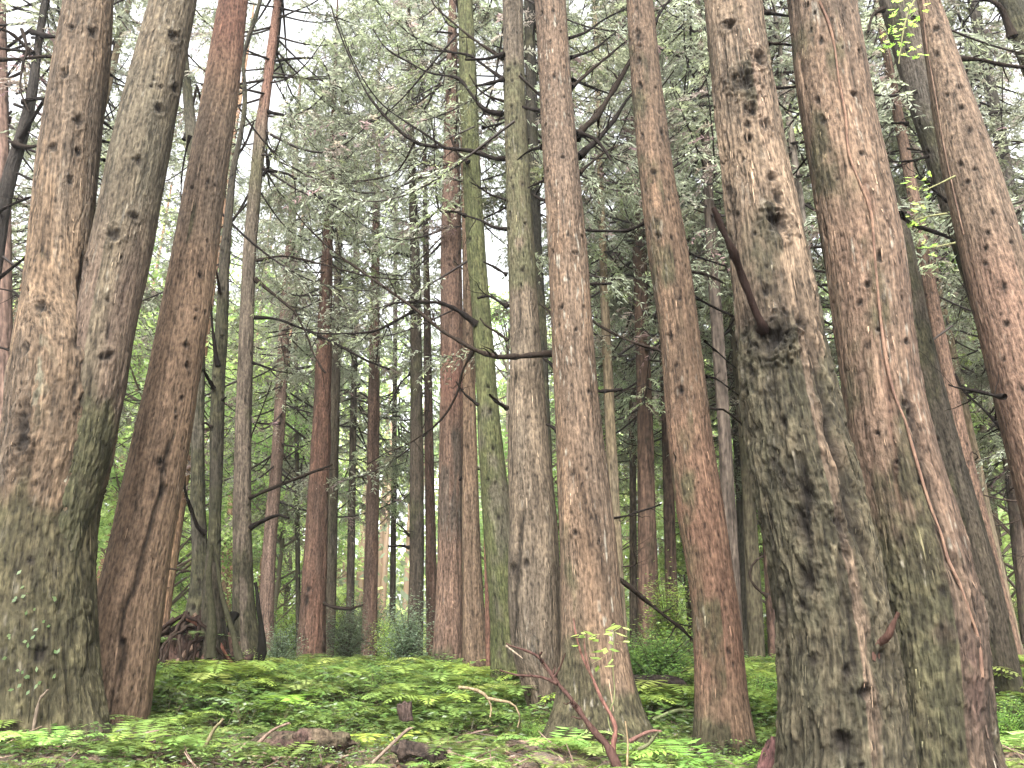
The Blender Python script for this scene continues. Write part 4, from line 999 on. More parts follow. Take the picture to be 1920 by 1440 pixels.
# ---- dead lower branches shared by the background trees
def dead_mesh(seed):
    rg = np.random.default_rng(seed); G = Geo()
    L = rg.uniform(1., 2.2); u = np.linspace(0, 1, 10)
    P = np.stack([u * L, L * .15 * np.sin(u * rg.uniform(2, 5)), L * (rg.uniform(-.3, .1) * u + rg.uniform(0, .5) * u ** 2)], -1)
    V, Fq = tube(P, np.linspace(.02, .005, 10), 5); G.add(V, Fq, (.03, .022, .018))
    for k in range(8):
        i = rg.integers(2, 10); d = nrm(np.array([rg.uniform(.2, 1), rg.uniform(-1, 1), rg.uniform(-.6, .6)]))
        l = rg.uniform(.2, .7); W = P[i] + d * np.linspace(0, l, 5)[:, None] + np.array([0, 0, 1.]) * rg.uniform(-.3, .3) * l * np.linspace(0, 1, 5)[:, None] ** 2
        V, Fq = tube(W, np.linspace(.008, .003, 5), 3); G.add(V, Fq, (.03, .022, .018))
    me = G.build('branch', M_TWIG, rest=np.vstack(G.V)); m = me.data; bpy.data.objects.remove(me); return m
DEADS = [dead_mesh(400 + i) for i in range(6)]

# ---- the wood beyond: straight trunk + crown, copied
def bg_trunk_mesh(seed, c1, c2, H=22, r=.24):
    rg = np.random.default_rng(seed)
    n, seg = 70, 20
    z = np.linspace(-.4, H, n)
    an = np.linspace(0, 2 * np.pi, seg, endpoint=False)
    A, Z = np.meshgrid(an, z); A = A.ravel(); Z = Z.ravel()
    R = r * (1 - .8 * np.clip(Z, 0, H) / H) * (1 + .35 * np.exp(-np.clip(Z, 0, 9) / .35))
    wob = (fbm(np.stack([Z * .12, Z * 0 + seed, Z * 0], -1), seed, 2) - .5) * .5 * np.clip(Z / 6, 0, 1)
    rest = np.stack([np.cos(A) * R, np.sin(A) * R, Z], -1)
    R = R * (1 + .25 * (fbm(rest * [7, 7, 2], seed, 2) - .5))
    V = np.stack([np.cos(A) * R + wob, np.sin(A) * R + .6 * wob, Z], -1)
    C = mix(c1, c2, sst(.35, .65, fbm(rest * [5, 5, .8], seed, 3)))
    C = mix(C, MO, sst(.5, .7, fbm(rest * [3, 3, 1], seed + 5, 3)) * .5 * sst(6, 1, Z)) * .52 * np.array([1, 1.03, .9])
    i = np.arange(n - 1)[:, None] * seg; j = np.arange(seg)[None]; j2 = (j + 1) % seg
    Fq = np.stack([i + j, i + j2, i + seg + j2, i + seg + j], -1).reshape(-1, 4)
    o = mk('trunk', V, Fq, M_FAR, cols=C, rest=rest); m = o.data; bpy.data.objects.remove(o); return m
BGT = [bg_trunk_mesh(500, (.33, .19, .13), (.25, .15, .11)), bg_trunk_mesh(501, (.24, .18, .13), (.18, .14, .11), r=.2), bg_trunk_mesh(502, (.14, .11, .085), (.10, .08, .065), r=.18), bg_trunk_mesh(503, (.38, .24, .18), (.30, .19, .14), r=.22)]
KIND = ['reddish brown', 'grey brown', 'dark', 'pinkish']
def bg_tree(x, y, kind, zc, ck, csc, hs=1., dead=5, crown=True, ws=1.):
    root = empty('background_cedar_tree', (x, y, float(gz(x, y))))
    tag(root, f'{KIND[kind]} trunk among the many of its colour far back in the misty wood', 'tree', f'{KIND[kind]} trees far back in the wood')
    zb = root.location.z
    child(BGT[kind], 'trunk', root, (x, y, zb), RG.uniform(0, 6.28), (ws, ws, hs))
    if crown: child(CROWNS[ck], 'crown', root, (x, y, zb + zc), RG.uniform(0, 6.28), csc)
    for k in range(dead):
        child(DEADS[RG.integers(6)], 'branch', root, (x, y, zb + RG.uniform(1.8, max(3, zc + 1))), RG.uniform(0, 6.28), RG.uniform(.7, 1.1))
    return root
placed = []
def place(x, y, dmin):
    for a, b in placed:
        if (a - x) ** 2 + (b - y) ** 2 < dmin ** 2: return False
    placed.append((x, y)); return True
for px, Y_, kind, zc, ck in [(1150, 17, 1, 8.5, 0), (1335, 18, 2, 10.5, 1), (1292, 23, 0, 9, 2), (1462, 15.5, 1, 8, 3), (1650, 15, 2, 7, 4), (1700, 24, 0, 4, 0), (1835, 17, 1, 6, 1), (1915, 14.5, 2, 6.5, 2),
                             (345, 22, 0, 5, 4), (30, 15, 1, 5.5, 0), (1100, 22, 2, 8, 4), (1560, 21, 3, 7, 1), (-40, 19, 0, 5, 3), (120, 22, 2, 5.5, 2), (1960, 19, 1, 5, 0)]:
    p_ = at(px, 900, Y_)
    placed.append((p_[0], Y_)); bg_tree(float(p_[0]), Y_, kind, zc, ck, RG.uniform(1, 1.2), 1.05, dead=7, ws=.75)
cnt = 0
for _ in range(900):
    if cnt >= 36: break
    y = RG.uniform(17, 62)
    x = RG.uniform(-1, 1) * (y * .80 + 3)
    pxx = 960 + F_PX * x / (y * .94)
    if not -120 < pxx < 2040: continue
    if y < 42 and abs(pxx - 735) < 4200 / y + 35: continue
    if y < 26 and (620 < pxx < 860 or 180 < pxx < 430 or 1600 < pxx < 1790): continue
    if not place(x, y, 2.3 if y > 28 else 3.0): continue
    zc = RG.uniform(4.5, 8.5) if y > 24 else RG.uniform(6, 9)
    if 1130 < pxx < 1450: zc += 2.5
    bg_tree(x, y, int(RG.choice(4, p=[.35, .25, .2, .2])), zc, int(RG.integers(5)), RG.uniform(.95, 1.3), RG.uniform(.95, 1.15), dead=6 if y < 34 else 2)
    cnt += 1

# ---- understorey bushes and saplings between the trunks
BL = ['fresh green', 'tall fresh green', 'low spreading green', 'yellow green', 'grey green']
def bush(x, y, k, sc, label=None, group=True):
    root = empty('bush', (x, y, float(gz(x, y)) - .03))
    tag(root, label or f'{BL[k]} bush, one of many alike growing among the distant trunks', 'bush', f'{BL[k]} bushes among the distant trunks' if group else None)
    child(BUSHES[k], 'foliage', root, root.location, RG.uniform(0, 6.28), sc)
    return root
for _ in range(150):
    y = RG.uniform(15.5, 60); x = RG.uniform(-1, 1) * (y * .75 + 2)
    pxx = 960 + F_PX * x / (y * .94)
    k = int(RG.choice(5, p=[.2, .22, .18, .25, .15]))
    if not -40 < pxx < 1960: continue
    bush(x, y, k, RG.uniform(.55, 1.1) * (1 + .5 * (y > 28)))

# ---- broadleaf trees with light crowns further back
def broad_mesh(seed, H=13., R=3.2, n=9000, leaf=.16):
    rg = np.random.default_rng(seed); G = Geo()
    V, Fq = tube(catmull([[0, 0, -.3], [.2, .1, H * .3], [-.1, .2, H * .6], [.1, 0, H * .95]], 20), np.linspace(.15, .03, 20), 8); G.add(V, Fq, (.16, .13, .10))
    cc, rr = [], []
    for i in range(42):
        t = rg.uniform(.2, 1); az = rg.uniform(0, 6.28); r = R * math.sqrt(rg.uniform(.05, 1)) * (1.1 - abs(t - .55))
        c = np.array([r * math.cos(az), r * math.sin(az), H * t]); cc.append(c); rr.append(rg.uniform(.5, 1.1))
        s = np.array([0, .1, max(1., H * t - rg.uniform(.8, 2.5))])
        V, Fq = tube(catmull([s, (s + c) / 2 + rg.standard_normal(3) * .2, c], 8), np.linspace(.05, .012, 8), 4); G.add(V, Fq, (.13, .10, .08))
    cc = np.array(cc); rr = np.array(rr); k = rg.integers(0, 42, n)
    B = cc[k] + nrm(rg.standard_normal((n, 3))) * (rr[k] * rg.uniform(0, 1, n) ** .4)[:, None] * [1.2, 1.2, .55]
    D = nrm(rg.standard_normal((n, 3)) * [1, 1, .5] + [0, 0, -.3]); S = nrm(np.cross(D, np.array([0, 0, 1.]) + rg.standard_normal((n, 3)) * .5))
    base = np.array([(.26, .36, .12), (.36, .46, .18), (.20, .30, .10), (.30, .40, .19)])
    C = base[rg.integers(0, 4, 42)][k] * rg.uniform(.75, 1.25, (n, 1))
    kites(B, D, S, leaf * rg.uniform(.6, 1.4, n), leaf * .55 * rg.uniform(.7, 1.3, n), C, G)
    return mesh_of(G, 'crown', M_LEAF)
BROADS = [broad_mesh(700 + i, H=[13, 16, 10][i], R=[3.2, 3.6, 2.8][i]) for i in range(3)]
bc = 0
for _ in range(400):
    if bc >= 62: break
    y = RG.uniform(22, 56); x = RG.uniform(-1, 1) * (y * .78 + 2)
    if abs(x / (y * .94) * F_PX) > 1060 or abs(x / (y * .94) * F_PX + 225) < 4600 / y + 35 or not place(x, y, 2.2): continue
    root = empty('broadleaf_tree', (x, y, float(gz(x, y))))
    tag(root, 'light green broadleaf tree among the dark conifers in the background', 'tree', 'light green broadleaf trees in the background')
    child(BROADS[bc % 3], 'crown', root, root.location, RG.uniform(0, 6.28), RG.uniform(.8, 1.25)); bc += 1

# ---- the far edge of the wood, one mass
def far_wood():
    rg = np.random.default_rng(9)
    G = Geo()
    n = 120000
    az = rg.uniform(-1.0, 1.0, n); rr = rg.uniform(62, 84, n)
    x = rr * np.sin(az) ; y = rr * np.cos(az)
    cl = rg.integers(0, 2200, n)
    ca = rg.uniform(-1.0, 1.0, 2200); cr = rg.uniform(60, 86, 2200); cz = rg.uniform(0, 1, 2200) ** 1.3 * 27
    cx, cy = cr * np.sin(ca), cr * np.cos(ca)
    B = np.stack([cx[cl], cy[cl], cz[cl]], -1) + rg.standard_normal((n, 3)) * [1.9, 1.9, 1.5]
    B[:, 2] += gz(B[:, 0], B[:, 1]).clip(0, 3)
    D = nrm(rg.standard_normal((n, 3)) + [0, 0, -.4]); S = nrm(np.cross(D, rg.standard_normal((n, 3))))
    cc = np.array([(.14, .19, .09), (.20, .28, .11), (.30, .38, .14), (.16, .19, .13), (.36, .44, .17)])
    C = cc[rg.integers(0, 5, 2200)][cl] * rg.uniform(.7, 1.3, (n, 1))
    kites(B, D, S, rg.uniform(.5, 1.1, n), rg.uniform(.2, .45, n), C, G)
    for i in range(150):
        a = rg.uniform(-1, 1); r = rg.uniform(58, 80); P = np.array([[r * math.sin(a), r * math.cos(a), z] for z in (1, 8, 16, 24)]) + [0, 0, 1]
        V, Fq = tube(P, np.array([.3, .24, .18, .08]), 8, 0); G.add(V, Fq, (.25, .18, .13))
    o = G.build('distant_wood', M_CON)
    tag(o, 'pale far edge of the wood closing the view behind the trunks', kind='stuff')
far_wood()

# ------------------------------------------------------------------ ground plants
def fern_tpl(seed, fr=6, L=.42, pin=19, lean=.65):
    rg = np.random.default_rng(seed); B, D, S, LL, W, C = [], [], [], [], [], []
    base = np.array([(.12, .21, .05), (.17, .27, .06), (.09, .16, .04), (.19, .26, .08)])
    for f in range(fr):
        az = 2 * np.pi * f / fr + rg.uniform(-.4, .4); l = L * rg.uniform(.7, 1.15)
        out = np.array([math.cos(az), math.sin(az), 0]); per = np.array([-math.sin(az), math.cos(az), 0])
        c = base[rg.integers(4)]
        for k in range(pin):
            u = .15 + .85 * (k + .5) / pin
            p = out * l * u + np.array([0, 0, 1.]) * l * (lean * 1.5 * u - lean * 1.1 * u * u)
            tg = nrm(out + np.array([0, 0, 1.]) * (lean * 1.5 - 2.2 * lean * u))
            pl = l * .30 * math.sin(min(1, (1.08 - u) * 1.5) * np.pi / 2) * (1 if u > .25 else .7)
            for sg in (-1, 1):
                d = nrm(per * sg + tg * .35 + rg.standard_normal(3) * .07 + np.array([0, 0, -.12]))
                B.append(p); D.append(d); S.append(nrm(np.cross(d, np.cross(tg, per)) + rg.standard_normal(3) * .15))
                LL.append(pl); W.append(l / pin * .8); C.append(c * rg.uniform(.8, 1.2))
        tg = nrm(out + [0, 0, -.3]); B.append(out * l * .2 + np.array([0, 0, .1 * l])); D.append(nrm(out + [0, 0, .2])); S.append(per); LL.append(l * .75); W.append(.006); C.append(c * .8)
    return [np.array(v) for v in (B, D, S, LL, W, C)]
def seedling_tpl(seed, n=16, H=.18, leaf=.055, spread=.16, white=0.):
    rg = np.random.default_rng(seed)
    az = rg.uniform(0, 6.28, n); rr = spread * rg.uniform(.1, 1, n)
    B = np.stack([rr * np.cos(az) * .7, rr * np.sin(az) * .7, H * rg.uniform(.25, 1, n)], -1)
    D = nrm(np.stack([np.cos(az), np.sin(az), rg.uniform(-.35, .25, n)], -1)); S = nrm(np.cross(D, np.array([0, 0, 1.]) + rg.standard_normal((n, 3)) * .3))
    base = np.array([(.09, .19, .045), (.13, .25, .06), (.07, .14, .04), (.17, .24, .09), (.26, .33, .22)])
    C = base[rg.choice(5, n, p=[.3, .3, .2, .14, .06])] * rg.uniform(.8, 1.2, (n, 1))
    W = leaf * .55 * np.ones(n); L = leaf * rg.uniform(.7, 1.4, n)
    # stems
    m = n // 3
    B2 = np.zeros((m, 3)) + rg.standard_normal((m, 3)) * [.02, .02, 0]; D2 = nrm(B[:m] - B2); S2_ = nrm(np.cross(D2, rg.standard_normal((m, 3))))
    L2 = np.linalg.norm(B[:m] - B2, axis=1)
    return [np.vstack([B, B2]), np.vstack([D, D2]), np.vstack([S, S2_]), np.concatenate([L, L2]), np.concatenate([W, np.full(m, .005)]), np.vstack([C, np.full((m, 3), (.14, .13, .06))])]
def scatter(G, tpl, xs, ys, sc, rg, tint=None, lift=0.):
    B, D, S, L, W, C = tpl; n = len(xs); m = len(B)
    a = rg.uniform(0, 6.28, n); ca, sa = np.cos(a), np.sin(a)
    def rot(v):
        o = np.empty((n, m, 3)); o[..., 0] = v[:, 0] * ca[:, None] - v[:, 1] * sa[:, None]; o[..., 1] = v[:, 0] * sa[:, None] + v[:, 1] * ca[:, None]; o[..., 2] = v[:, 2]; return o
    Bp = rot(B) * sc[:, None, None]; Bp[..., 0] += xs[:, None]; Bp[..., 1] += ys[:, None]; Bp[..., 2] += (gz(xs, ys) - .02 + lift)[:, None]
    Cc = np.broadcast_to(C, (n, m, 3)) * rg.uniform(.38, 1.0, (n, 1, 1))
    if tint is not None: Cc = Cc * tint[:, None, :]
    kites(Bp.reshape(-1, 3), rot(D).reshape(-1, 3), rot(S).reshape(-1, 3), (L[None] * sc[:, None]).ravel(), (W[None] * sc[:, None]).ravel(), Cc.reshape(-1, 3), G)

def patch(x, y, s=0):
    p = np.stack([x * .55, y * .55, 0 * x + s], -1); return fbm(p, 91 + s, 3)

ground()
def cover():
    rg = np.random.default_rng(21)
    def pts(n, y0, y1, pw=1.0):
        y = y0 + (y1 - y0) * rg.uniform(0, 1, n) ** pw; x = rg.uniform(-1, 1, n) * (y * .74 + 1); return x, y
    # ferns
    G = Geo()
    for s in range(5):
        tpl = fern_tpl(600 + s, fr=[6, 5, 7, 4, 6][s], L=[.52, .6, .45, .65, .5][s], lean=.8)
        x, y = pts(420, 8.3, 17); k = patch(x, y, 1) + .12 * sst(8, 10, y) > .50; x, y = x[k], y[k]
        scatter(G, tpl, x, y, rg.uniform(.5, 1.25, len(x)), rg)
        x, y = pts(75, 5.2, 8.3); k = patch(x, y, 1) > .5; x, y = x[k], y[k]
        scatter(G, tpl, x, y, rg.uniform(.4, .8, len(x)), rg)
        tpl = fern_tpl(660 + s, fr=7, L=.85, pin=22, lean=.85)
        x, y = pts(45, 9, 15.5); scatter(G, tpl, x, y, rg.uniform(.7, 1.1, len(x)), rg, tint=np.tile([1.1, 1.05, .9], (len(x), 1)))
        tpl = fern_tpl(620 + s, fr=5, L=.5, pin=6)
        x, y = pts(420, 17, 48); scatter(G, tpl, x, y, rg.uniform(.8, 1.6, len(x)), rg, tint=np.tile([1.15, 1.1, .9], (len(x), 1)))
    tag(G.build('fern_carpet', M_FERN), 'bright green carpet of ferns spreading between the trunks', kind='stuff')
    G = Geo()
    for s in range(5):
        tpl = seedling_tpl(640 + s, n=[16, 22, 12, 26, 18][s], H=[.18, .24, .12, .2, .15][s], leaf=[.055, .045, .07, .04, .06][s])
        x, y = pts(1300, 8.0, 16); k = patch(x, y, 2) + .2 * sst(8, 9.5, y) > .40; x, y = x[k], y[k]
        scatter(G, tpl, x, y, rg.uniform(.9, 1.9, len(x)), rg)
        x, y = pts(600, 5.0, 8.2); k = patch(x, y, 3) > .52; x, y = x[k], y[k]
        scatter(G, tpl, x, y, rg.uniform(.5, 1.1, len(x)), rg, tint=rg.uniform(.8, 1.3, (len(x), 1)) * np.array([[1.05, .95, 1.1]]))
        x, y = pts(600, 16, 45); scatter(G, tpl, x, y, rg.uniform(1.2, 2.4, len(x)), rg)
    tag(G.build('seedling_carpet', M_LEAF), 'low leafy seedlings covering the forest floor', kind='stuff')
    # litter
    G = Geo()
    n = 46000
    x, y = pts(n, 4.6, 17, 1.6)
    B = np.stack([x, y, gz(x, y) + rg.uniform(-.01, .045, n)], -1); az = rg.uniform(0, 6.28, n)
    D = nrm(np.stack([np.cos(az), np.sin(az), rg.uniform(-.4, .4, n)], -1)); S = nrm(np.cross(D, np.array([0, 0, 1.]) + rg.standard_normal((n, 3)) * .5))
    lc = .55 * np.array([(.13, .08, .05), (.20, .13, .09), (.07, .045, .035), (.28, .20, .15), (.16, .075, .055), (.38, .33, .28)])
    C = lc[rg.choice(6, n, p=[.28, .22, .25, .12, .1, .03])] * rg.uniform(.7, 1.3, (n, 1))
    tw = rg.random(n) < .35
    kites(B, D, S, np.where(tw, rg.uniform(.08, .3, n), rg.uniform(.03, .08, n)), np.where(tw, .007, rg.uniform(.015, .04, n)), C, G)
    for i in range(650):
        yy = rg.uniform(5, 12); xx = rg.uniform(-1, 1) * (yy * .72); a = rg.uniform(0, 3.14); l = rg.uniform(.15, .8)
        q = np.array([[xx + (t - .5) * l * math.cos(a), yy + (t - .5) * l * math.sin(a) + .05 * math.sin(t * 5), 0] for t in np.linspace(0, 1, 6)])
        q[:, 2] = gz(q[:, 0], q[:, 1]) + rg.uniform(.01, .06) + rg.uniform(-.02, .12) * np.linspace(0, 1, 6)
        V, Fq = tube(q, np.linspace(rg.uniform(.006, .014), .003, 6), 5); G.add(V, Fq, np.array([(.10, .065, .05), (.04, .028, .022), (.17, .12, .09)][rg.integers(3)]))
    tag(G.build('leaf_litter', M_LITTER), 'brown leaf litter and fine fallen twigs on the forest floor', kind='stuff')
cover()

def haze():
    m, n, l = newmat('haze_air')
    out = n.new('ShaderNodeOutputMaterial'); v = n.new('ShaderNodeVolumePrincipled')
    v.inputs['Color'].default_value = (.93, .94, .95, 1); v.inputs['Density'].default_value = .0006
    v.inputs['Anisotropy'].default_value = .3
    l.new(v.outputs[0], out.inputs['Volume'])
    x0, x1, y0, y1, z0, z1 = -210, 210, -80, 230, -8, 40
    V = np.array([(x, y, z) for z in (z0, z1) for y in (y0, y1) for x in (x0, x1)], float)
    Fq = np.array([(0, 2, 3, 1), (4, 5, 7, 6), (0, 1, 5, 4), (2, 6, 7, 3), (0, 4, 6, 2), (1, 3, 7, 5)])
    tag(mk('haze', V, Fq, m, smooth=False), 'thin pale mist between the trees', kind='stuff')
haze()
# ------------------------------------------------------------------ single things on the ground
def gat(px, py, Y):
    p = at(px, py, Y); return np.array([p[0], Y, float(gz(p[0], Y))])

def root_mound():
    c = gat(365, 1235, 10.4)
    root = empty('root_mound', c); rg = np.random.default_rng(5)
    tag(root, 'dark upturned tangle of rotten roots and soil below the crooked mossy trees', 'root mound')
    n, m = 40, 70
    u, v = np.meshgrid(np.linspace(0, 2 * np.pi, m, endpoint=False), np.linspace(0, np.pi / 2, n)); u = u.ravel(); v = v.ravel()
    d = np.stack([np.cos(u) * np.sin(v) * .75, np.sin(u) * np.sin(v) * .5, np.cos(v) * .72], -1)
    f = 1 + .75 * (fbm(d * 5, 3, 4)[:, None] - .5) + .35 * (fbm(d * 16, 4, 3)[:, None] - .5)
    V = c + d * f + [0, 0, -.08]
    i = np.arange(n - 1)[:, None] * m; j = np.arange(m)[None]; j2 = (j + 1) % m
    Fq = np.stack([i + j, i + m + j, i + m + j2, i + j2], -1).reshape(-1, 4)
    C = mix((.018, .012, .010), (.075, .045, .035), sst(.4, .7, fbm(d * 9, 8, 3)))
    mk('soil_mass', V, Fq, M_ROUGH, cols=C, rest=V - c, parent=root, origin=c)
    for k in range(30):
        a = rg.uniform(np.pi, 2 * np.pi) if k % 4 else rg.uniform(0, np.pi)
        s = c + [rg.uniform(-.3, .3), -.1, rg.uniform(.5, .95)]
        e = c + [math.cos(a) * rg.uniform(.5, .95), math.sin(a) * .6, rg.uniform(-.05, .2)]
        mid = (s + e) / 2 + [0, -.15, rg.uniform(-.1, .25)]
        Q = catmull([s, mid, e], 16) + rg.standard_normal((16, 3)) * .012
        V, Fq = tube(Q, np.linspace(.03, .012, 16) * rg.uniform(.6, 1.5), 6)
        G = Geo(); G.add(V, Fq, [(.015, .010, .008), (.10, .045, .032), (.11, .075, .055), (.025, .018, .014)][rg.integers(4)])
        G.build('root', M_TWIG, parent=root, origin=c, rest=V)
    G = Geo(); s_ = fern_tpl(777, fr=6, L=.45)
    scatter(G, s_, c[0] + rg.uniform(-.6, .3, 7), c[1] + rg.uniform(-.35, .1, 7), rg.uniform(.5, .9, 7), rg, tint=np.tile([1.3, 1.1, 1.6], (7, 1)), lift=.55)
    V = np.vstack(G.V)
    G.build('fern_tuft', M_FERN, parent=root, origin=c)
root_mound()
for T, pts, d0, d1, w0, w1 in [(T4, [(480, 1090), (484, 1130), (491, 1180), (492, 1215), (484, 1250)], 11.6, 11.4, 4, 18), (T5, [(398, 1020), (392, 1080), (398, 1150), (396, 1235)], 9.95, 9.8, 6, 18),
                               (T5, [(405, 1040), (416, 1110), (436, 1180), (450, 1240)], 10.0, 9.8, 5, 14), (T4, [(440, 1150), (425, 1190), (405, 1235)], 11.7, 11.2, 14, 10)]:
    branch(T, pts, d0, d1, w0, w1, c=(.03, .028, .022) if T is T4 else (.12, .115, .07), name='root', seg=9, rough=.12)

def leafy(root, pts, Y, size, cols, rg, name='leaves', jit=.0, n_each=1, mat=None, flat=.4):
    B = np.repeat(np.array([at(px, py, Y + rg.uniform(-.08, .08)) for px, py in pts]), n_each, 0)
    B = B + rg.standard_normal(B.shape) * jit
    n = len(B); az = rg.uniform(0, 6.28, n)
    D = nrm(np.stack([np.cos(az), np.sin(az), rg.uniform(-.5, .2, n)], -1)); S = nrm(np.cross(D, np.array([0, 0, 1.]) + rg.standard_normal((n, 3)) * flat))
    C = np.array(cols)[rg.integers(0, len(cols), n)] * rg.uniform(.8, 1.2, (n, 1))
    G = Geo(); kites(B, D, S, size * rg.uniform(.7, 1.3, n), size * .42 * rg.uniform(.8, 1.2, n), C, G)
    return G.build(name, mat or M_LEAF, parent=root, origin=root.location)

# fallen forked dead branch before the centre tree
c = gat(1150, 1430, 6.45); R_ = empty('fallen_branch', c)
tag(R_, 'bare forked dead branch leaning left before the foot of the broad centre tree', 'dead branch')
dk = (.16, .09, .075)
branch(None, [(1165, 1450), (1140, 1400), (1123, 1380), (1090, 1337), (1070, 1307), (1047, 1280), (1017, 1237), (997, 1223), (970, 1212), (949, 1206)], 6.4, 6.7, 15, 3, c=dk, root=R_, twigs=3, tw_len=.2, collar=0, seg=8)
branch(None, [(1045, 1278), (1020, 1270), (993, 1267), (965, 1262), (937, 1255)], 6.57, 6.7, 6, 3, c=dk, root=R_, twigs=1, tw_len=.15, collar=0)
branch(None, [(949, 1207), (965, 1222), (980, 1235)], 6.7, 6.6, 4, 2, c=(.5,.4,.3), root=R_, collar=0)
branch(None, [(1017, 1237), (1012, 1228), (1016, 1222)], 6.6, 6.5, 6, 4, c=dk, root=R_, collar=0)
branch(None, [(1037, 1268), (1050, 1250), (1060, 1225)], 6.6, 6.5, 5, 2, c=dk, root=R_, collar=0)
c = gat(1155, 1430, 6.6); R_ = empty('sapling', c)
tag(R_, 'thin bare sapling with a few long light green leaves before the centre tree', 'sapling')
branch(None, [(1158, 1440), (1150, 1400), (1154, 1370), (1148, 1345), (1127, 1307), (1107, 1260), (1090, 1225), (1080, 1190), (1075, 1157)], 6.55, 6.7, 10, 3, c=(.4, .2, .16), root=R_, name='stem', twigs=0, collar=0)
branch(None, [(1106, 1258), (1098, 1225), (1095, 1195)], 6.6, 6.6, 5, 2, c=(.3, .17, .13), root=R_, name='stem', collar=0)
branch(None, [(1150, 1380), (1140, 1345), (1152, 1300), (1148, 1240), (1152, 1180)], 6.6, 6.7, 3, 2, c=(.4, .42, .2), root=R_, name='stem', collar=0)
branch(None, [(1175, 1430), (1177, 1390), (1172, 1350)], 6.5, 6.5, 4, 3, c=(.7, .5, .3), root=R_, name='stem', collar=0)
leafy(R_, [(1165, 1180), (1150, 1185), (1095, 1185), (1085, 1178), (1110, 1200), (1130, 1215), (1125, 1235), (1150, 1240), (1095, 1215), (1140, 1225), (1160, 1172), (1138, 1178), (1088, 1192), (1120, 1190), (1145, 1200), (1160, 1208)], 6.65, .12,
      [(.22, .34, .09), (.28, .38, .13), (.17, .28, .07)], np.random.default_rng(3), n_each=2, jit=.02)
c = gat(930, 1320, 8.0); R_ = empty('fallen_branch', c)
tag(R_, 'pale yellowish arched dead twig sticking out of the green plants left of the centre tree', 'dead branch')
branch(None, [(860, 1285), (885, 1290), (905, 1300), (918, 1310), (950, 1312), (968, 1325), (975, 1345), (970, 1362)], 7.9, 7.9, 6, 4, c=(.55, .42, .26), root=R_, name='twig', collar=0)
branch(None, [(916, 1308), (921, 1325), (919, 1345)], 7.9, 7.9, 4, 3, c=(.55, .42, .26), root=R_, name='twig', collar=0)

def log(name, label, cat, pts, Y, r, col=(.09, .055, .045), moss_=.2, seed=0):
    P = catmull([at(px, py, Y if np.isscalar(Y) else Y[i]) for i, (px, py) in enumerate(pts)], 40)
    V, Fq = tube(P, r * np.clip(np.sin(np.linspace(.02, 3.12, 40)) * 4, .05, 1), 26)
    Pm = np.repeat(P, 26, 0); d = V - Pm; ax = nrm(P[-1] - P[0]); u = V @ ax
    q = (V - u[:, None] * ax) * 28 + u[:, None] * ax * 3
    f = .85 + 1.0 * (fbm(q, seed, 3) - .5) + .5 * (fbm(V * 9, seed + 1, 3) - .5)
    t_ = np.repeat(np.linspace(-1, 1, 40), 26); V = Pm + d * f[:, None] + ax * (np.sign(t_) * np.abs(t_) ** 8 * (fbm(q * 1.2, seed + 7, 2) - .5) * r * 3.2)[:, None] - [0, 0, r * .35]
    C = mix(np.array(col) * .12, np.array(col) * .6, fbm(V * 12, seed + 2, 3)); C = C * (.5 + 1. * fbm(q * 1.5, seed + 9, 2)[:, None]); C = mix(C, (.06, .075, .03), moss_ * .8 * sst(.4, .6, fbm(V * 4, seed + 4, 3)))
    o = mk(name, V, Fq, M_ROUGH, cols=C, rest=V); tag(o, label, cat); return o
log('fallen_log', 'dark rotten log half buried under seedlings in the left foreground', 'log', [(470, 1388), (540, 1384), (600, 1380), (660, 1388)], [6.9, 6.85, 6.8, 6.9], .09, seed=1)
log('fallen_log', 'broken dark brown log end in the foreground, left of the forked dead branch', 'log', [(745, 1402), (790, 1404), (832, 1418)], [6.6, 6.55, 6.4], .08, (.07, .05, .04), 0., seed=2)
log('fallen_log', 'rough dark log in the bottom left corner among twigs', 'log', [(150, 1395), (215, 1392), (300, 1400)], [6.3, 6.3, 6.2], .08, seed=3)
log('stump', 'short brown rotten stump sticking out of the plants left of centre', 'stump', [(762, 1350), (760, 1328), (758, 1312)], 8.0, .08, (.09, .06, .05), 0., seed=4)
log('fallen_log', 'reddish rotten wood chunk wedged between the orange and the gnarled trees', 'log', [(1440, 1450), (1448, 1415), (1462, 1380)], 6.1, .10, (.13, .065, .06), 0., seed=5)
log('fallen_log', 'added dark shape for the shade under the bush right of the centre tree', 'log', [(1180, 1272), (1230, 1272), (1290, 1282)], 9.6, .08, (.035, .025, .022), .1, seed=6)  # near-black log shape added to stand in for the shaded hollow below the bush
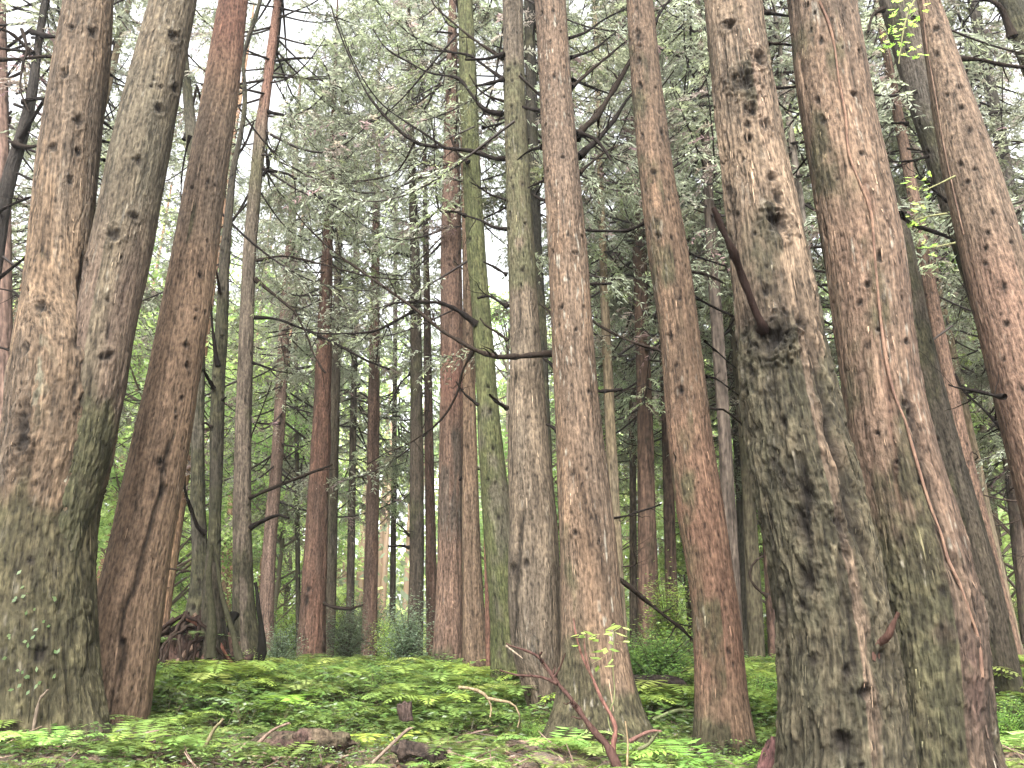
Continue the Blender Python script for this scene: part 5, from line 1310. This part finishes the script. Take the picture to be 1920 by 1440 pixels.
for k, (pts, Y, lab) in enumerate([([(1180, 1385), (1215, 1372), (1240, 1370)], 6.9, 'short reddish dead stick at the right foot of the centre tree'),
                                  ([(1195, 1400), (1215, 1395), (1235, 1372)], 6.8, 'mossy forked stick just below the reddish one'),
                                  ([(480, 1395), (510, 1370), (545, 1352)], 6.6, 'straight pinkish stick leaning on the left foreground log'),
                                  ([(365, 1440), (400, 1370), (420, 1345)], 6.4, 'thin yellowish stick slanting up in the left foreground'),
                                  ([(700, 1425), (760, 1372), (775, 1360)], 6.4, 'curved pale twig before the broken log end'),
                                  ([(1225, 1345), (1270, 1332), (1300, 1330)], 8.6, 'mossy stick lying right of the centre tree foot'),
                                  ([(60, 1400), (72, 1320), (92, 1290)], 6.1, 'pale stick at the foot of the forked tree')]):
    P0 = gat(pts[0][0], pts[0][1], Y); r0 = empty('fallen_stick', P0); tag(r0, lab, 'stick')
    branch(None, pts, Y, Y - .1, 8, 4, c=[(.4, .22, .18), (.3, .3, .17), (.5, .35, .27), (.5, .42, .25), (.45, .33, .26), (.35, .4, .2), (.45, .35, .27)][k], root=r0, name='stick', collar=0, seg=7)

# bushes near enough to single out
def nbush(px, py, Y, k, sc, label):
    p = gat(px, py, Y); return bush(float(p[0]), Y, k, sc, label, group=False)
nbush(1226, 1270, 10.1, 5, .72, 'rounded dark green dense bush over an added dark shade shape right of the centre tree')
nbush(1255, 1240, 13, 1, .75, 'fresh green low bush behind the hollow bush')
nbush(765, 1180, 14., 4, .8, 'grey green feathery bush before the lone dark slender trunk')
nbush(455, 1215, 10.8, 0, .35, 'small leafy sprig growing over the roots of the pale slender tree')
nbush(525, 1225, 13.5, 4, .55, 'greyish green shrub at the foot of the pinkish far trunk')
nbush(650, 1225, 17., 4, .8, 'grey green shrub between the rusty and the veiled trunks')
nbush(1885, 1330, 8.2, 2, .45, 'fresh green low plant at the right edge beside the vine clad tree')
nbush(1420, 1290, 9.5, 2, .4, 'fresh green low plant between the orange and gnarled trunks')
nbush(230, 1150, 13., 4, .9, 'grey green shrub behind the gap between the forked and leaning trees')
nbush(1000, 1340, 8.1, 2, .2, 'tiny leafy plant at the hollow foot of the pale central trunk')

# single ferns
def fern(px, py, Y, L, fr, label, seed, tint=(1, 1, 1), sc=1.):
    p = gat(px, py, Y); rg = np.random.default_rng(seed)
    G = Geo(); scatter(G, fern_tpl(seed, fr=fr, L=L, pin=18), np.array([p[0]]), np.array([Y]), np.array([sc]), rg, tint=np.array([tint]) * 1.5)
    o = G.build('fern', M_FERN, origin=p); o.location = p
    tag(o, label, 'fern')
fern(1345, 1425, 6.5, .75, 5, 'big bright fern spreading before the foot of the orange brown trunk', 801, (1.1, 1.1, .9))
fern(1150, 1410, 7.1, .6, 7, 'dense fern at the mossy foot of the centre tree', 802)
fern(1040, 1390, 7.4, .6, 6, 'fern left of the dead branch before the centre tree', 803)
fern(370, 1290, 8.6, .6, 5, 'pale bluish fern right of the leaning red tree', 804, (1.5, 1.15, 2.6))
fern(500, 1320, 8.8, .8, 7, 'tall upright yellow green fern in the middle of the left carpet', 805, (1.2, 1.2, .8))
fern(310, 1290, 9., .8, 7, 'yellowish fern hugging the right side of the leaning red tree', 806, (1.3, 1.15, .8))
fern(1895, 1370, 7.2, .6, 7, 'fern at the right edge with layered fronds', 807)
fern(600, 1440, 6.0, .5, 7, 'fern at the bottom edge below the left foreground log', 808)
fern(90, 1430, 5.9, .5, 6, 'small fern at the bottom left below the forked tree', 809)
fern(710, 1360, 7.6, .55, 6, 'wide yellow green fern beside the rotten stump', 810, (1.2, 1.15, .7))
fern(1250, 1440, 6.0, .5, 6, 'fern at the bottom edge right of the dead branch', 811)
fern(340, 1410, 6.4, .5, 6, 'fern in the left foreground below the leaning red tree', 812, (1.1, 1, .9))
fern(860, 1420, 6.4, .5, 6, 'fern in the bottom centre right of the broken log end', 813)

# grass tuft
def tuft(px, py, Y, label):
    p = gat(px, py, Y); rg = np.random.default_rng(11); G = Geo()
    for i in range(36):
        a = rg.uniform(0, 6.28); l = rg.uniform(.25, .42); u = np.linspace(0, 1, 6)[:, None]
        Q = np.array([math.cos(a), math.sin(a), 0]) * u * l * .7 + np.array([0, 0, 1.]) * (u - .75 * u ** 2) * l * 1.4
        V, Fq = tube(Q + p, np.linspace(.006, .001, 6), 3); G.add(V, Fq, (.30, .38, .24))
    tag(G.build('grass_tuft', M_LEAF), label, 'grass')
tuft(950, 1285, 9.4, 'pale thin bladed grass tuft below the pale central trunk')

# maple twigs in front of the top right trunks
rg = np.random.default_rng(31)
def maple(pts, clusters, label):
    c = at(*pts[0], 6.6); R_ = empty('maple_twig', c); tag(R_, label, 'leafy twig')
    branch(None, pts, 6.6, 6.6, 4, 2, c=(.5, .5, .25), root=R_, name='stem', collar=0, jit=.004)
    B, D, S = [], [], []
    for px, py, n, sp in clusters:
        for _ in range(n):
            b = at(px + rg.normal() * sp, py + rg.normal() * sp, 6.6 + rg.uniform(-.15, .15)); nn = nrm(np.array([rg.normal() * .5, rg.normal() * .5 - .4, 1.])); a0 = rg.uniform(0, 6.28)
            e1 = nrm(np.cross(nn, [0, 1, .1])); e2 = np.cross(nn, e1)
            for q in (-1.9, -1, 0, 1, 1.9):
                d = math.cos(a0 + q * .75) * e1 + math.sin(a0 + q * .75) * e2
                B.append(b); D.append(d); S.append(np.cross(nn, d))
    n = len(B); G = Geo()
    kites(np.array(B), np.array(D), np.array(S), rg.uniform(.035, .055, n), np.full(n, .017), np.array([(.20, .36, .06), (.28, .42, .10), (.15, .28, .05)])[rg.integers(0, 3, n)], G)
    G.build('leaves', M_LEAF, parent=R_, origin=R_.location)
maple([(1745, -60), (1720, -10), (1700, 30), (1690, 80), (1685, 120)], [(1690, 15, 16, 22), (1680, 60, 16, 20), (1710, 40, 10, 20), (1715, 100, 8, 15), (1725, 10, 8, 15), (1670, 85, 6, 14)], 'bright green maple twig hanging before the grey trunk at the top right')
maple([(1790, 330), (1760, 345), (1735, 355), (1715, 350)], [(1730, 352, 9, 14), (1715, 345, 5, 10), (1745, 365, 4, 10)], 'small maple twig below the top one, before the bright sky gap')
maple([(1775, 400), (1745, 405), (1715, 412)], [(1716, 412, 7, 9)], 'middle of the three little maple sprigs beside the vine clad tree')
maple([(1790, 455), (1760, 462), (1735, 466)], [(1736, 466, 7, 9)], 'lowest little maple sprig right of the vine clad tree')
# climbing leaves on the forked tree
pts = []
for px, py in [(35, 1090), (38, 1110), (30, 1130), (60, 1160), (72, 1170), (55, 1190), (50, 1200), (8, 1190), (12, 1210), (40, 1262), (60, 1265), (45, 1275), (20, 1285), (90, 1120), (120, 1230), (70, 1290), (100, 1285)]:
    for _ in range(2): pts.append((px + rg.normal() * 8, py + rg.normal() * 8))
B = []
for px, py in pts:
    a, z = T1.surf(px, py); cx = np.interp(z, T1.Z, T1.cx); r = np.interp(z, T1.Z, T1.r) + .03; B.append([cx + r * math.sin(a), T1.Y - r * math.cos(a), z])
B = np.array(B); n = len(B); D = nrm(rg.standard_normal((n, 3)) * [1, .3, 1]); S = nrm(np.cross(D, [0, 1, 0])); G = Geo()
kites(B, D, S, rg.uniform(.03, .05, n), rg.uniform(.02, .03, n), np.array([(.05, .09, .03), (.08, .12, .05)])[rg.integers(0, 2, n)], G)
G.build('ivy', M_LEAF, parent=T1.root, origin=T1.root.location)

# ------------------------------------------------------------------ labels that place each background tree and bush
POSTS = [(80, 'forked tree'), (240, 'leaning red tree'), (400, 'crooked mossy tree'), (455, 'pale slender tree'), (590, 'rusty tree'), (780, 'lone dark tree'), (845, 'blotched red tree'),
         (930, 'mossy green tree'), (1000, 'pale central tree'), (1100, 'broad centre tree'), (1335, 'orange tree'), (1560, 'gnarled tree'), (1740, 'vine clad tree')]
ORD = ['first', 'second', 'third', 'fourth', 'fifth', 'sixth', 'seventh', 'eighth', 'ninth', 'tenth', 'eleventh', 'twelfth', 'thirteenth', 'fourteenth', 'fifteenth']
buckets = {}
for o in list(COL.objects):
    if o.parent is None and 'group' in o.keys() and (o.name.startswith('background_cedar_tree') or o.name.startswith('broadleaf_tree') or o.name.startswith('bush')):
        u, v = project(np.array(o.location) + [0, 0, 1.])
        lo = [p for p in POSTS if p[0] <= u]; hi = [p for p in POSTS if p[0] > u]
        if not lo: where = 'at the left edge by the forked tree'
        elif not hi: where = 'right of the vine clad tree'
        else: where = f'between {lo[-1][1]} and {hi[0][1]}'
        what = {'background': o['group'].split(' trees')[0] + ' far trunk', 'broadleaf_': 'light broadleaf far tree', 'bush': ''}[('background' if o.name.startswith('back') else 'broadleaf_' if o.name.startswith('broad') else 'bush')]
        if not what: what = o['group'].split(' bushes')[0] + ' bush'
        buckets.setdefault((what, where), []).append((float(u), o))
for (what, where), L in buckets.items():
    L.sort(key=lambda t: t[0])
    for i, (u, o) in enumerate(L):
        o['label'] = f'{what} {where}' if len(L) == 1 else f'{what} {where}, {ORD[min(i, 14)]} from left'
